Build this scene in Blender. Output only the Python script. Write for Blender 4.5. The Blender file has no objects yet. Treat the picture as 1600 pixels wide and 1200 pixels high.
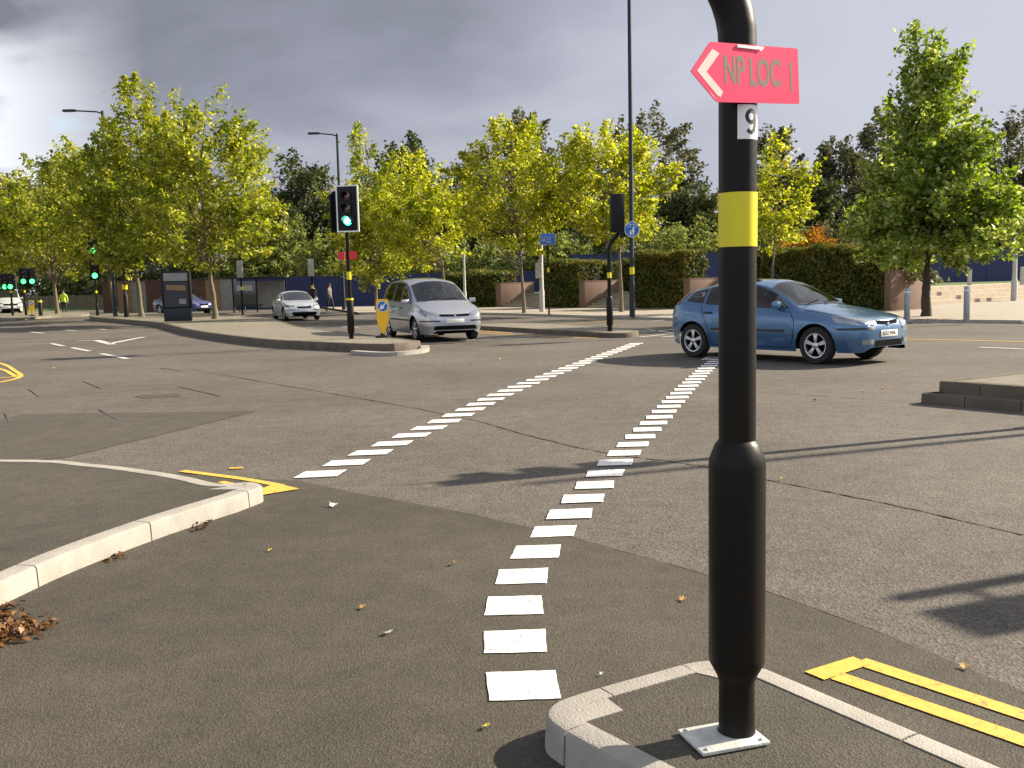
import bpy, bmesh, math, random
import numpy as np
from mathutils import Vector, Matrix
from mathutils.bvhtree import BVHTree
R = math.radians
scene = bpy.context.scene
col = scene.collection

# ------------------------------------------------------------------ camera
EYE, FPX, PITCH, ROLL = 1.52, 1500.0, R(6.0), R(1.3)
cam_d = bpy.data.cameras.new('camera'); cam = bpy.data.objects.new('camera', cam_d); col.objects.link(cam)
cam_d.sensor_width = 36; cam_d.lens = 36 * FPX / 1600; cam_d.clip_end = 3000; cam_d.clip_start = .05
cam.matrix_world = Matrix.Translation((0, 0, EYE)) @ Matrix.Rotation(R(90) - PITCH, 4, 'X') @ Matrix.Rotation(-ROLL, 4, 'Z')
scene.camera = cam

def at(px, py, h=0.0):
    """survey: the place on a level surface of height h that the photograph shows at a pixel"""
    u, v = px - 800, 600 - py
    c, s = math.cos(ROLL), math.sin(ROLL)
    u, v = c * u + s * v, -s * u + c * v
    cp, sp = math.cos(PITCH), math.sin(PITCH)
    x, y, z = u, FPX * cp + v * sp, v * cp - FPX * sp
    t = (h - EYE) / z
    return Vector((x * t, y * t, h))

# ------------------------------------------------------------------ materials
MATS = {}
def ramp(nt, stops, x=0, y=0):
    n = nt.nodes.new('ShaderNodeValToRGB')
    el = n.color_ramp.elements
    while len(el) < len(stops): el.new(.5)
    for e, (p, c) in zip(el, stops): e.position = p; e.color = (*c, 1)
    return n
def mat(name, c, rough=.6, metal=0., var=.12, scale=6., bump=0., bscale=60., coat=0., spec=.5, dirt=None):
    m = bpy.data.materials.new(name); m.use_nodes = True; nt = m.node_tree; b = nt.nodes['Principled BSDF']
    b.inputs['Roughness'].default_value = rough; b.inputs['Metallic'].default_value = metal
    b.inputs['Coat Weight'].default_value = coat; b.inputs['Coat Roughness'].default_value = .05
    b.inputs['Specular IOR Level'].default_value = spec
    tc = nt.nodes.new('ShaderNodeTexCoord'); n = nt.nodes.new('ShaderNodeTexNoise')
    n.inputs['Scale'].default_value = scale; n.inputs['Detail'].default_value = 6; n.inputs['Roughness'].default_value = .65
    nt.links.new(tc.outputs['Object'], n.inputs['Vector'])
    d = dirt or tuple(x * (1 - var) for x in c)
    r = ramp(nt, [(.3, d), (.7, tuple(min(1, x * (1 + var)) for x in c))])
    nt.links.new(n.outputs['Fac'], r.inputs['Fac']); nt.links.new(r.outputs['Color'], b.inputs['Base Color'])
    if bump:
        n2 = nt.nodes.new('ShaderNodeTexNoise'); n2.inputs['Scale'].default_value = bscale; n2.inputs['Detail'].default_value = 4
        nt.links.new(tc.outputs['Object'], n2.inputs['Vector'])
        bp = nt.nodes.new('ShaderNodeBump'); bp.inputs['Strength'].default_value = bump; bp.inputs['Distance'].default_value = .02
        nt.links.new(n2.outputs['Fac'], bp.inputs['Height']); nt.links.new(bp.outputs['Normal'], b.inputs['Normal'])
    MATS[name] = m; return m
def car_paint(name, c, metal=.5):
    m = mat(name, c, .28, metal, var=.03, coat=1.); nt = m.node_tree; L = nt.links.new; out = nt.nodes['Material Output']; b = nt.nodes['Principled BSDF']
    g = nt.nodes.new('ShaderNodeNewGeometry'); d = nt.nodes.new('ShaderNodeBsdfDiffuse'); d.inputs[0].default_value = (.03, .03, .032, 1)   # cloth lining inside the shell
    mx = nt.nodes.new('ShaderNodeMixShader'); L(g.outputs['Backfacing'], mx.inputs[0]); L(b.outputs[0], mx.inputs[1]); L(d.outputs[0], mx.inputs[2]); L(mx.outputs[0], out.inputs[0])
def clear_glass(name, tint, refl):
    m = bpy.data.materials.new(name); m.use_nodes = True; nt = m.node_tree; L = nt.links.new; out = nt.nodes['Material Output']; nt.nodes.remove(nt.nodes['Principled BSDF'])
    t = nt.nodes.new('ShaderNodeBsdfTransparent'); t.inputs[0].default_value = (*tint, 1); g = nt.nodes.new('ShaderNodeBsdfGlossy'); g.inputs['Roughness'].default_value = .02
    n = nt.nodes.new('ShaderNodeTexNoise'); n.inputs['Scale'].default_value = 5; r = ramp(nt, [(.3, (.92, .95, .97)), (.7, (1, 1, 1))]); L(n.outputs['Fac'], r.inputs['Fac']); L(r.outputs[0], g.inputs[0])
    f = nt.nodes.new('ShaderNodeFresnel'); f.inputs[0].default_value = 1.5; a = nt.nodes.new('ShaderNodeMath'); a.operation = 'MULTIPLY_ADD'; a.use_clamp = True; a.inputs[1].default_value = .95; a.inputs[2].default_value = refl; L(f.outputs[0], a.inputs[0])
    mx = nt.nodes.new('ShaderNodeMixShader'); L(a.outputs[0], mx.inputs[0]); L(t.outputs[0], mx.inputs[1]); L(g.outputs[0], mx.inputs[2]); L(mx.outputs[0], out.inputs[0]); MATS[name] = m
def emit(name, c, s):
    m = bpy.data.materials.new(name); m.use_nodes = True; b = m.node_tree.nodes['Principled BSDF']
    b.inputs['Base Color'].default_value = (*c, 1); b.inputs['Emission Color'].default_value = (*c, 1)
    b.inputs['Emission Strength'].default_value = s; MATS[name] = m; return m
def asphalt(name, c, coarse, patch=.2):
    """tarmac: broad worn patches, stone chips of varying tone, and a rough surface"""
    m = bpy.data.materials.new(name); m.use_nodes = True; nt = m.node_tree; b = nt.nodes['Principled BSDF']
    b.inputs['Roughness'].default_value = .85; b.inputs['Specular IOR Level'].default_value = .25
    tc = nt.nodes.new('ShaderNodeTexCoord'); L = nt.links.new
    big = nt.nodes.new('ShaderNodeTexNoise'); big.inputs['Scale'].default_value = .35; big.inputs['Detail'].default_value = 5
    L(tc.outputs['Object'], big.inputs['Vector'])
    r1 = ramp(nt, [(.3, tuple(x * (1 - patch) for x in c)), (.7, tuple(x * (1 + patch) for x in c))]); L(big.outputs['Fac'], r1.inputs['Fac'])
    mid = nt.nodes.new('ShaderNodeTexNoise'); mid.inputs['Scale'].default_value = 4; mid.inputs['Detail'].default_value = 6; mid.inputs['Roughness'].default_value = .7
    L(tc.outputs['Object'], mid.inputs['Vector'])
    r2 = ramp(nt, [(.28, (.78, .77, .74)), (.72, (1.18, 1.15, 1.1))]); L(mid.outputs['Fac'], r2.inputs['Fac'])
    vor = nt.nodes.new('ShaderNodeTexVoronoi'); vor.inputs['Scale'].default_value = 75 if coarse else 130
    L(tc.outputs['Object'], vor.inputs['Vector'])
    sep = nt.nodes.new('ShaderNodeSeparateColor'); L(vor.outputs['Color'], sep.inputs[0])
    lo, hi = (.66, 1.34) if coarse else (.74, 1.24)
    r3 = ramp(nt, [(0, (lo,) * 3), (.5, (.95,) * 3), (1, (hi,) * 3)]); L(sep.outputs[0], r3.inputs['Fac'])
    m1 = nt.nodes.new('ShaderNodeMixRGB'); m1.blend_type = 'MULTIPLY'; m1.inputs[0].default_value = 1
    m2 = nt.nodes.new('ShaderNodeMixRGB'); m2.blend_type = 'MULTIPLY'; m2.inputs[0].default_value = 1
    L(r1.outputs[0], m1.inputs[1]); L(r2.outputs[0], m1.inputs[2]); L(m1.outputs[0], m2.inputs[1]); L(r3.outputs[0], m2.inputs[2])
    L(m2.outputs[0], b.inputs['Base Color'])
    bp = nt.nodes.new('ShaderNodeBump'); bp.inputs['Strength'].default_value = .5 if coarse else .38; bp.inputs['Distance'].default_value = .008
    L(vor.outputs['Distance'], bp.inputs['Height']); L(bp.outputs['Normal'], b.inputs['Normal'])
    MATS[name] = m; return m
def paint(name, c, worn=.5):
    """road paint, worn through to the tarmac in specks"""
    m = bpy.data.materials.new(name); m.use_nodes = True; nt = m.node_tree; b = nt.nodes['Principled BSDF']; L = nt.links.new
    b.inputs['Roughness'].default_value = .7
    tc = nt.nodes.new('ShaderNodeTexCoord')
    n = nt.nodes.new('ShaderNodeTexNoise'); n.inputs['Scale'].default_value = 26; n.inputs['Detail'].default_value = 8; n.inputs['Roughness'].default_value = .75
    L(tc.outputs['Object'], n.inputs['Vector'])
    r = ramp(nt, [(.33, (.11, .10, .09)), (.40 + .06 * worn, tuple(x * .8 for x in c)), (.62, c)]); L(n.outputs['Fac'], r.inputs['Fac'])
    L(r.outputs[0], b.inputs['Base Color'])
    bp = nt.nodes.new('ShaderNodeBump'); bp.inputs['Strength'].default_value = .3; bp.inputs['Distance'].default_value = .01
    L(n.outputs['Fac'], bp.inputs['Height']); L(bp.outputs['Normal'], b.inputs['Normal'])
    MATS[name] = m; return m
def leafmat(name, stops, trans=.45, gloss=.03, patch=.8):
    m = bpy.data.materials.new(name); m.use_nodes = True; nt = m.node_tree; L = nt.links.new
    out = nt.nodes['Material Output']; nt.nodes.remove(nt.nodes['Principled BSDF'])
    g = nt.nodes.new('ShaderNodeNewGeometry'); r = ramp(nt, stops)
    tc = nt.nodes.new('ShaderNodeTexCoord'); nz = nt.nodes.new('ShaderNodeTexNoise'); nz.inputs['Scale'].default_value = patch; nz.inputs['Detail'].default_value = 2; L(tc.outputs['Object'], nz.inputs['Vector'])
    a1 = nt.nodes.new('ShaderNodeMath'); a1.operation = 'MULTIPLY_ADD'; a1.inputs[1].default_value = 1.3; a1.inputs[2].default_value = -.65; L(nz.outputs['Fac'], a1.inputs[0])
    a2 = nt.nodes.new('ShaderNodeMath'); a2.operation = 'ADD'; a2.use_clamp = True; L(g.outputs['Random Per Island'], a2.inputs[0]); L(a1.outputs[0], a2.inputs[1]); L(a2.outputs[0], r.inputs['Fac'])
    d = nt.nodes.new('ShaderNodeBsdfDiffuse'); t = nt.nodes.new('ShaderNodeBsdfTranslucent'); s = nt.nodes.new('ShaderNodeBsdfGlossy')
    s.inputs['Roughness'].default_value = .5
    m1 = nt.nodes.new('ShaderNodeMixShader'); m1.inputs[0].default_value = trans
    m2 = nt.nodes.new('ShaderNodeMixShader'); m2.inputs[0].default_value = gloss
    hs = nt.nodes.new('ShaderNodeHueSaturation'); hs.inputs['Saturation'].default_value = 1.1; hs.inputs['Value'].default_value = 1.35; L(r.outputs[0], hs.inputs['Color'])
    L(r.outputs[0], d.inputs[0]); L(hs.outputs[0], t.inputs[0])
    L(d.outputs[0], m1.inputs[1]); L(t.outputs[0], m1.inputs[2]); L(m1.outputs[0], m2.inputs[1]); L(s.outputs[0], m2.inputs[2]); L(m2.outputs[0], out.inputs[0])
    MATS[name] = m; return m

asphalt('road', (.108, .096, .084), True)
asphalt('road_fine', (.068, .061, .049), False, .26)
asphalt('road_patch', (.075, .068, .058), False, .1)
asphalt('footway', (.066, .060, .049), False, .22)
asphalt('island_top', (.20, .18, .145), False, .1)
mat('crack', (.068, .061, .053), .95, var=.3)
mat('paving', (.30, .255, .20), .85, var=.14, scale=1.5, bump=.2)
mat('kerb', (.30, .275, .24), .85, var=.16, scale=5, bump=.35, bscale=120)
mat('kerb_shaded', (.10, .08, .056), .9, var=.3, scale=3, bump=.4, bscale=80)  # dirty concrete kerb, its colour darkened further to carry the shade on its faces
mat('grass', (.07, .12, .025), .95, var=.35, scale=3, bump=.8, bscale=150)
mat('earth', (.06, .06, .035), .95, var=.3, scale=1, bump=.4)
paint('white_paint', (.78, .76, .72)); paint('white_worn', (.6, .58, .52), 1.2); paint('yellow_paint', (.72, .43, .06))
mat('black_steel', (.0055, .005, .0045), .42, var=.3, scale=9, bump=.05, bscale=30, dirt=(.011, .0085, .006), spec=.18)
mat('black_plastic', (.0065, .0065, .007), .55, var=.2, spec=.25)
mat('grey_steel', (.30, .33, .34), .45, .4, var=.15)
mat('galv', (.42, .41, .38), .55, .3, var=.2)
mat('slate_steel', (.018, .024, .030), .5, .1, spec=.3)
mat('base_plate', (.52, .52, .48), .6, .15, var=.3, scale=14, bump=.2)
mat('yellow_band', (.70, .60, .006), .4, var=.05)
mat('white_plastic', (.72, .72, .70), .5, var=.06)
mat('white_sheet', (.80, .80, .80), .45, var=.03)
mat('yellow_plastic', (.80, .45, .01), .35, var=.06)
mat('orange_plastic', (.6, .27, .02), .4)
mat('blue_sign', (.02, .12, .42), .35, var=.06)
mat('red_sign', (.62, .015, .03), .4, var=.06)
mat('navy_board', (.013, .020, .085), .55, var=.15, scale=2)
mat('brown_render', (.17, .105, .075), .9, var=.1, scale=3, bump=.25, bscale=70)
mat('sandstone', (.38, .31, .23), .85, var=.18, scale=2.5, bump=.3)
mat('wall_dark', (.13, .105, .06), .9, var=.3, scale=2); mat('step_stone', (.30, .26, .20), .85, var=.2, scale=2.5, bump=.3)
mat('bark', (.15, .12, .075), .9, var=.35, scale=7, bump=.6, bscale=30)
mat('bark_dark', (.05, .038, .026), .9, var=.35, scale=7, bump=.6, bscale=30)
mat('hedge_core', (.012, .014, .006), 1, var=.3)
mat('tyre', (.012, .012, .012), .8, var=.2)
mat('alloy', (.55, .55, .56), .3, .8, var=.05)
mat('under', (.006, .006, .006), .95, spec=.05)
mat('car_glass', (.012, .016, .018), .04, var=.1, spec=.8, coat=.6)
clear_glass('pane', (.50, .56, .54), .02); mat('seat_cloth', (.05, .05, .055), .9); mat('lamp_glass', (.24, .26, .28), .10, .4, coat=1., var=.25, scale=14)
mat('amber', (.6, .2, .02), .3); mat('tail_red', (.55, .015, .02), .15, coat=1)
car_paint('car_blue', (.055, .14, .275), .5)
car_paint('car_silver', (.40, .41, .45), .6)
car_paint('car_white', (.55, .58, .60), .25)
car_paint('car_navy', (.04, .05, .2), .3)
mat('trim', (.02, .022, .03), .5)
mat('plate_white', (.78, .77, .68), .4, var=.03)
mat('plate_ink', (.02, .02, .02), .6)
mat('skin', (.45, .25, .17), .6); mat('cloth_dark', (.02, .022, .03), .9); mat('cloth_grey', (.15, .15, .15), .9); mat('hair', (.03, .02, .012), .8)
mat('red_cloth', (.16, .02, .025), .9); mat('hi_vis', (.5, .75, .05), .7); mat('cloth_blue', (.06, .10, .2), .9)
mat('panel_tan', (.22, .13, .06), .7, var=.2, scale=2); mat('panel_grey', (.20, .19, .185), .5, var=.25, scale=3)
mat('panel_rust', (.085, .042, .028), .8, var=.25, scale=2)
mat('leaf_tan', (.45, .25, .07), .7, var=.3, scale=20); mat('leaf_yellow', (.62, .5, .06), .6, var=.2, scale=20); mat('leaf_pale', (.6, .58, .5), .6)
mat('litter', (.20, .075, .02), .8, var=.7, scale=12)
emit('green_on', (.04, 1., .55), 3.2); emit('green_core', (.55, 1., .85), 5.); emit('green_far', (.06, .95, .18), 2.0)
mat('lens_off_red', (.05, .008, .008), .2, coat=1); mat('lens_off_amber', (.06, .03, .006), .2, coat=1); mat('lens_off_green', (.008, .03, .02), .2, coat=1)
leafmat('leaf_plane', [(0, (.12, .16, .016)), (.4, (.22, .26, .025)), (.75, (.36, .37, .045)), (1, (.58, .53, .12))], .56)
leafmat('leaf_plane_green', [(0, (.085, .145, .016)), (.45, (.17, .235, .024)), (.8, (.29, .35, .05)), (1, (.55, .56, .2))], .52, .05)
leafmat('leaf_gold', [(0, (.15, .19, .014)), (.4, (.27, .31, .022)), (.75, (.44, .44, .04)), (1, (.66, .60, .12))], .56)
leafmat('leaf_dark', [(0, (.036, .050, .018)), (.5, (.070, .088, .028)), (1, (.14, .145, .05))], .35, .02)
leafmat('leaf_brown', [(0, (.058, .062, .034)), (.5, (.105, .105, .05)), (1, (.18, .175, .075))], .3, .02)
leafmat('leaf_scrub', [(0, (.095, .115, .028)), (.5, (.18, .21, .05)), (1, (.30, .32, .09))], .4, .02)
leafmat('leaf_rust', [(0, (.14, .065, .016)), (.5, (.33, .15, .025)), (1, (.52, .25, .05))], .35, .02)
leafmat('leaf_litter', [(0, (.04, .02, .008)), (.5, (.12, .05, .015)), (1, (.28, .15, .06))], .1, .02)
leafmat('leaf_hedge', [(0, (.050, .070, .013)), (.6, (.125, .155, .028)), (.90, (.19, .16, .035)), (1, (.20, .10, .03))], .3, .02, 1.1)
leafmat('leaf_variegated', [(0, (.05, .07, .02)), (.5, (.16, .17, .07)), (1, (.5, .47, .3))], .35, .04)
M = MATS

# sign sheet: fluorescent corrugated plastic that lets light through
def sheet_mat(name, c, t):
    m = bpy.data.materials.new(name); m.use_nodes = True; nt = m.node_tree; L = nt.links.new
    out = nt.nodes['Material Output']; b = nt.nodes['Principled BSDF']; b.inputs['Roughness'].default_value = .35
    tc = nt.nodes.new('ShaderNodeTexCoord'); n = nt.nodes.new('ShaderNodeTexNoise'); n.inputs['Scale'].default_value = 18; L(tc.outputs['Object'], n.inputs['Vector'])
    r = ramp(nt, [(.3, tuple(x * .94 for x in c)), (.7, c)]); L(n.outputs['Fac'], r.inputs['Fac']); L(r.outputs[0], b.inputs['Base Color'])
    tr = nt.nodes.new('ShaderNodeBsdfTranslucent'); L(r.outputs[0], tr.inputs[0])
    mx = nt.nodes.new('ShaderNodeMixShader'); mx.inputs[0].default_value = t; L(b.outputs[0], mx.inputs[1]); L(tr.outputs[0], mx.inputs[2]); L(mx.outputs[0], out.inputs[0])
    MATS[name] = m; return m
sheet_mat('fluoro_pink', (1.0, .062, .165), .15); sheet_mat('fluoro_chevron', (1.0, .82, .72), .15); sheet_mat('fluoro_ink', (.30, .26, .20), .15)

# ------------------------------------------------------------------ mesh helpers
class MB:
    def __init__(s): s.v = []; s.f = []; s.mi = []; s.cur = 0
    def add(s, vs, fs):
        o = len(s.v); s.v += [tuple(p) for p in vs]; s.f += [tuple(i + o for i in f) for f in fs]; s.mi += [s.cur] * len(fs); return s
    def box(s, c, d, rot=None, bev=0.):
        hx, hy, hz = d[0] / 2, d[1] / 2, d[2] / 2
        if bev:
            bm = bmesh.new(); bmesh.ops.create_cube(bm, size=1)
            for v in bm.verts: v.co = Vector((v.co.x * d[0], v.co.y * d[1], v.co.z * d[2]))
            bmesh.ops.bevel(bm, geom=bm.edges[:], offset=bev, segments=2, affect='EDGES', profile=.5)
            vs = [v.co.copy() for v in bm.verts]; bm.verts.index_update(); fs = [[v.index for v in f.verts] for f in bm.faces]; bm.free()
        else:
            vs = [Vector((x, y, z)) for x in (-hx, hx) for y in (-hy, hy) for z in (-hz, hz)]
            fs = [(0, 1, 3, 2), (4, 6, 7, 5), (0, 4, 5, 1), (2, 3, 7, 6), (0, 2, 6, 4), (1, 5, 7, 3)]
        if rot is not None: vs = [rot @ v for v in vs]
        return s.add([v + Vector(c) for v in vs], fs)
    def tube(s, pts, rad, n=10, cap=True):
        pts = [Vector(p) for p in pts]
        if not hasattr(rad, '__len__'): rad = [rad] * len(pts)
        vs, fs = [], []; up = None
        for i, p in enumerate(pts):
            d = (pts[min(i + 1, len(pts) - 1)] - pts[max(i - 1, 0)]).normalized()
            if up is None:
                a = Vector((1, 0, 0)) if abs(d.x) < .8 else Vector((0, 1, 0)); up = (a - d * a.dot(d)).normalized()
            else: up = (up - d * up.dot(d)).normalized()
            w = d.cross(up)
            for k in range(n):
                t = 2 * math.pi * k / n; vs.append(p + (up * math.cos(t) + w * math.sin(t)) * rad[i])
        for i in range(len(pts) - 1):
            for k in range(n): fs.append((i * n + k, i * n + (k + 1) % n, (i + 1) * n + (k + 1) % n, (i + 1) * n + k))
        if cap: fs += [tuple(range(n - 1, -1, -1)), tuple(range((len(pts) - 1) * n, len(pts) * n))]
        return s.add(vs, fs)
    def lathe(s, prof, c=(0, 0, 0), axis='Z', n=24, cap=True):
        vs, fs = [], []
        for r, h in prof:
            for k in range(n):
                t = 2 * math.pi * k / n; a, b = r * math.cos(t), r * math.sin(t)
                p = (a, b, h) if axis == 'Z' else (b, h, a) if axis == 'Y' else (h, a, b)
                vs.append(Vector(p) + Vector(c))
        m = len(prof)
        for i in range(m - 1):
            for k in range(n): fs.append((i * n + k, i * n + (k + 1) % n, (i + 1) * n + (k + 1) % n, (i + 1) * n + k))
        if cap: fs += [tuple(range(n - 1, -1, -1)), tuple(range((m - 1) * n, m * n))]
        return s.add(vs, fs)
    def prism(s, poly, z0, z1, fn=None, bottom=True):
        """poly: ccw 2-D points extruded z0..z1; fn maps (x,y,z)->vector"""
        n = len(poly); fn = fn or (lambda x, y, z: (x, y, z))
        a = sum(poly[i][0] * poly[(i + 1) % n][1] - poly[(i + 1) % n][0] * poly[i][1] for i in range(n))
        if a < 0: poly = poly[::-1]
        vs = [fn(x, y, z0) for x, y in poly] + [fn(x, y, z1) for x, y in poly]
        fs = [(i, (i + 1) % n, n + (i + 1) % n, n + i) for i in range(n)] + [tuple(range(n, 2 * n))]
        if bottom: fs.append(tuple(range(n - 1, -1, -1)))
        return s.add(vs, fs)
    def sheet(s, poly, z):
        n = len(poly); a = sum(poly[i][0] * poly[(i + 1) % n][1] - poly[(i + 1) % n][0] * poly[i][1] for i in range(n))
        if a < 0: poly = poly[::-1]
        return s.add([(p[0], p[1], z) for p in poly], [tuple(range(n))])
    def build(s, name, mats, parent=None, smooth=None, loc=None):
        me = bpy.data.meshes.new(name); me.from_pydata(s.v, [], s.f)
        for m in (mats if isinstance(mats, (list, tuple)) else [mats]): me.materials.append(M[m] if isinstance(m, str) else m)
        if any(s.mi): me.polygons.foreach_set('material_index', s.mi)
        bm = bmesh.new(); bm.from_mesh(me); bmesh.ops.recalc_face_normals(bm, faces=bm.faces[:]); bm.to_mesh(me); bm.free()
        if smooth is not None: me.shade_smooth(); me.set_sharp_from_angle(angle=R(smooth))
        me.update()
        o = bpy.data.objects.new(name, me); col.objects.link(o)
        if parent: o.parent = parent
        if loc is not None: o.location = loc
        return o

def tag(o, label=None, cat=None, group=None, kind=None):
    if label: o['label'] = label
    if cat: o['category'] = cat
    if group: o['group'] = group
    if kind: o['kind'] = kind
    return o
def structure(o): o['kind'] = 'structure'; return o
def thing(name, label, cat, loc=(0, 0, 0), rz=0., group=None):
    o = bpy.data.objects.new(name, None); col.objects.link(o); o.location = loc; o.rotation_euler = (0, 0, rz); o.empty_display_size = .3
    return tag(o, label, cat, group)
def copy_tree(o, parent=None):
    c = o.copy(); col.objects.link(c); c.parent = parent
    for ch in o.children: copy_tree(ch, c)
    return c
def lettering(body, size, m, parent, loc, rot=(0, 0, 0), sx=1., bold=0., depth=.0008, name='lettering', align='CENTER'):
    cu = bpy.data.curves.new(name, 'FONT'); cu.body = body; cu.size = size; cu.align_x = align; cu.align_y = 'CENTER'; cu.extrude = depth; cu.offset = bold
    o = bpy.data.objects.new(name, cu); col.objects.link(o); bpy.context.view_layer.update()
    me = bpy.data.meshes.new_from_object(o.evaluated_get(bpy.context.evaluated_depsgraph_get())); bpy.data.objects.remove(o)
    me.materials.clear(); me.materials.append(M[m]); o = bpy.data.objects.new(name, me); col.objects.link(o); o.parent = parent; o.location = loc; o.rotation_euler = rot; o.scale = (sx, 1, 1)
    return o

# ------------------------------------------------------------------ light and sky
SUN_AZ, SUN_EL = R(70), R(30)
sd = Vector((math.sin(SUN_AZ) * math.cos(SUN_EL), math.cos(SUN_AZ) * math.cos(SUN_EL), math.sin(SUN_EL)))
ld = bpy.data.lights.new('sun', 'SUN'); ld.energy = 4.7; ld.angle = R(.5); ld.color = (1, .89, .71)
lo = bpy.data.objects.new('sun', ld); col.objects.link(lo); lo.rotation_euler = (-sd).to_track_quat('-Z', 'Y').to_euler(); lo.location = (40, 20, 60)

w = bpy.data.worlds.new('World'); scene.world = w; w.use_nodes = True; nt = w.node_tree; L = nt.links.new
bg = nt.nodes['Background']; bg.inputs['Strength'].default_value = .1
sky = nt.nodes.new('ShaderNodeTexSky'); sky.sky_type = 'NISHITA'; sky.sun_disc = False; sky.sun_elevation = SUN_EL; sky.sun_rotation = SUN_AZ
tc = nt.nodes.new('ShaderNodeTexCoord'); sp = nt.nodes.new('ShaderNodeSeparateXYZ'); L(tc.outputs['Generated'], sp.inputs[0])
def math_n(op, a, b=None, c=None, clamp=False):
    n = nt.nodes.new('ShaderNodeMath'); n.operation = op; n.use_clamp = clamp
    for i, x in enumerate((a, b, c)):
        if x is None: continue
        if isinstance(x, (int, float)): n.inputs[i].default_value = x
        else: L(x, n.inputs[i])
    return n.outputs[0]
# clouds lie on a flat layer overhead: divide the direction by its height
den = math_n('ADD', math_n('MAXIMUM', sp.outputs[2], 0.), .24)
cx, cy = math_n('DIVIDE', sp.outputs[0], den), math_n('DIVIDE', sp.outputs[1], den)
cb = nt.nodes.new('ShaderNodeCombineXYZ'); L(cx, cb.inputs[0]); L(cy, cb.inputs[1])
n1 = nt.nodes.new('ShaderNodeTexNoise'); n1.inputs['Scale'].default_value = 1.05; n1.inputs['Detail'].default_value = 9; n1.inputs['Roughness'].default_value = .52; n1.inputs['Distortion'].default_value = .4
mp = nt.nodes.new('ShaderNodeMapping'); mp.inputs['Location'].default_value = (3.1, 1.7, 0); L(cb.outputs[0], mp.inputs[0]); L(mp.outputs[0], n1.inputs['Vector'])
rc = ramp(nt, [(.34, (.92, .99, 1.20)), (.50, (1.46, 1.54, 1.88)), (.68, (2.2, 2.3, 2.65))]); L(n1.outputs['Fac'], rc.inputs['Fac'])
# thinner cloud low in the west (the picture's left) with white tops and a blue gap
az = math_n('ARCTAN2', sp.outputs[0], sp.outputs[1])          # 0 ahead, + to the right
west = math_n('MULTIPLY', math_n('SUBTRACT', -.35, az), 7.0, clamp=True)
low = math_n('MULTIPLY', math_n('SUBTRACT', .31, sp.outputs[2]), 8., clamp=True)
n2 = nt.nodes.new('ShaderNodeTexNoise'); n2.inputs['Scale'].default_value = 1.9; n2.inputs['Detail'].default_value = 8; n2.inputs['Roughness'].default_value = .5
mp2 = nt.nodes.new('ShaderNodeMapping'); mp2.inputs['Location'].default_value = (7.3, 2.2, 0); L(cb.outputs[0], mp2.inputs[0]); L(mp2.outputs[0], n2.inputs['Vector'])
opening = math_n('MULTIPLY', math_n('MULTIPLY', west, low), math_n('MULTIPLY', math_n('SUBTRACT', n2.outputs['Fac'], .35), 7., clamp=True))
mxw = nt.nodes.new('ShaderNodeMixRGB'); mxw.inputs[2].default_value = (4.3, 4.4, 4.65, 1); L(opening, mxw.inputs[0])
east = math_n('MULTIPLY', math_n('SUBTRACT', az, -.06), 2.5, clamp=True)
mxe = nt.nodes.new('ShaderNodeMixRGB'); mxe.inputs[2].default_value = (2.65, 2.75, 3.15, 1); L(math_n('MULTIPLY', east, .85), mxe.inputs[0]); L(rc.outputs[0], mxe.inputs[1])
# cloud thins and brightens round the sun
dt = nt.nodes.new('ShaderNodeVectorMath'); dt.operation = 'DOT_PRODUCT'; dt.inputs[1].default_value = sd; L(tc.outputs['Generated'], dt.inputs[0])
glow = math_n('POWER', math_n('MAXIMUM', dt.outputs['Value'], 0.), 14.)
mxg = nt.nodes.new('ShaderNodeMixRGB'); mxg.inputs[2].default_value = (9, 8.8, 8.4, 1); L(math_n('MULTIPLY', glow, 1., clamp=True), mxg.inputs[0]); L(mxe.outputs[0], mxg.inputs[1])
# broken, brighter cloud in the half of the sky behind the photographer
rear = math_n('MULTIPLY', math_n('SUBTRACT', -.05, sp.outputs[1]), 2.2, clamp=True)
mxr = nt.nodes.new('ShaderNodeMixRGB'); mxr.inputs[2].default_value = (3.3, 3.6, 4.3, 1); L(math_n('MULTIPLY', rear, .9), mxr.inputs[0]); L(mxg.outputs[0], mxr.inputs[1])
L(mxr.outputs[0], mxw.inputs[1])
hole = math_n('MULTIPLY', opening, math_n('MULTIPLY', math_n('SUBTRACT', n2.outputs['Fac'], .545), 14., clamp=True))
mxh = nt.nodes.new('ShaderNodeMixRGB'); L(hole, mxh.inputs[0]); L(mxw.outputs[0], mxh.inputs[1]); L(sky.outputs[0], mxh.inputs[2])
L(mxh.outputs[0], bg.inputs['Color'])
scene.view_settings.view_transform = 'Standard'; scene.view_settings.look = 'None'; scene.view_settings.exposure = 1.3; scene.view_settings.gamma = 1

# ------------------------------------------------------------------ ground
D = Vector((.615, -.788, 0)); N = Vector((-.788, -.615, 0))    # along the cross road, and from the hedge towards the road
def lin(a, b, n): return [a.lerp(b, i / n) for i in range(n + 1)]
def smooth_path(pts, k=6, closed=False):
    """Catmull-Rom through 2-D/3-D points"""
    pts = [Vector((p[0], p[1], 0)) for p in pts]; n = len(pts); out = []
    for i in range(n if closed else n - 1):
        p0 = pts[(i - 1) % n] if closed else pts[max(i - 1, 0)]; p1 = pts[i % n]; p2 = pts[(i + 1) % n]; p3 = pts[(i + 2) % n] if closed else pts[min(i + 2, n - 1)]
        for j in range(k):
            t = j / k
            out.append(.5 * ((2 * p1) + (p2 - p0) * t + (2 * p0 - 5 * p1 + 4 * p2 - p3) * t * t + (3 * p1 - p0 - 3 * p2 + p3) * t ** 3))
    if not closed: out.append(pts[-1])
    return out
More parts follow.
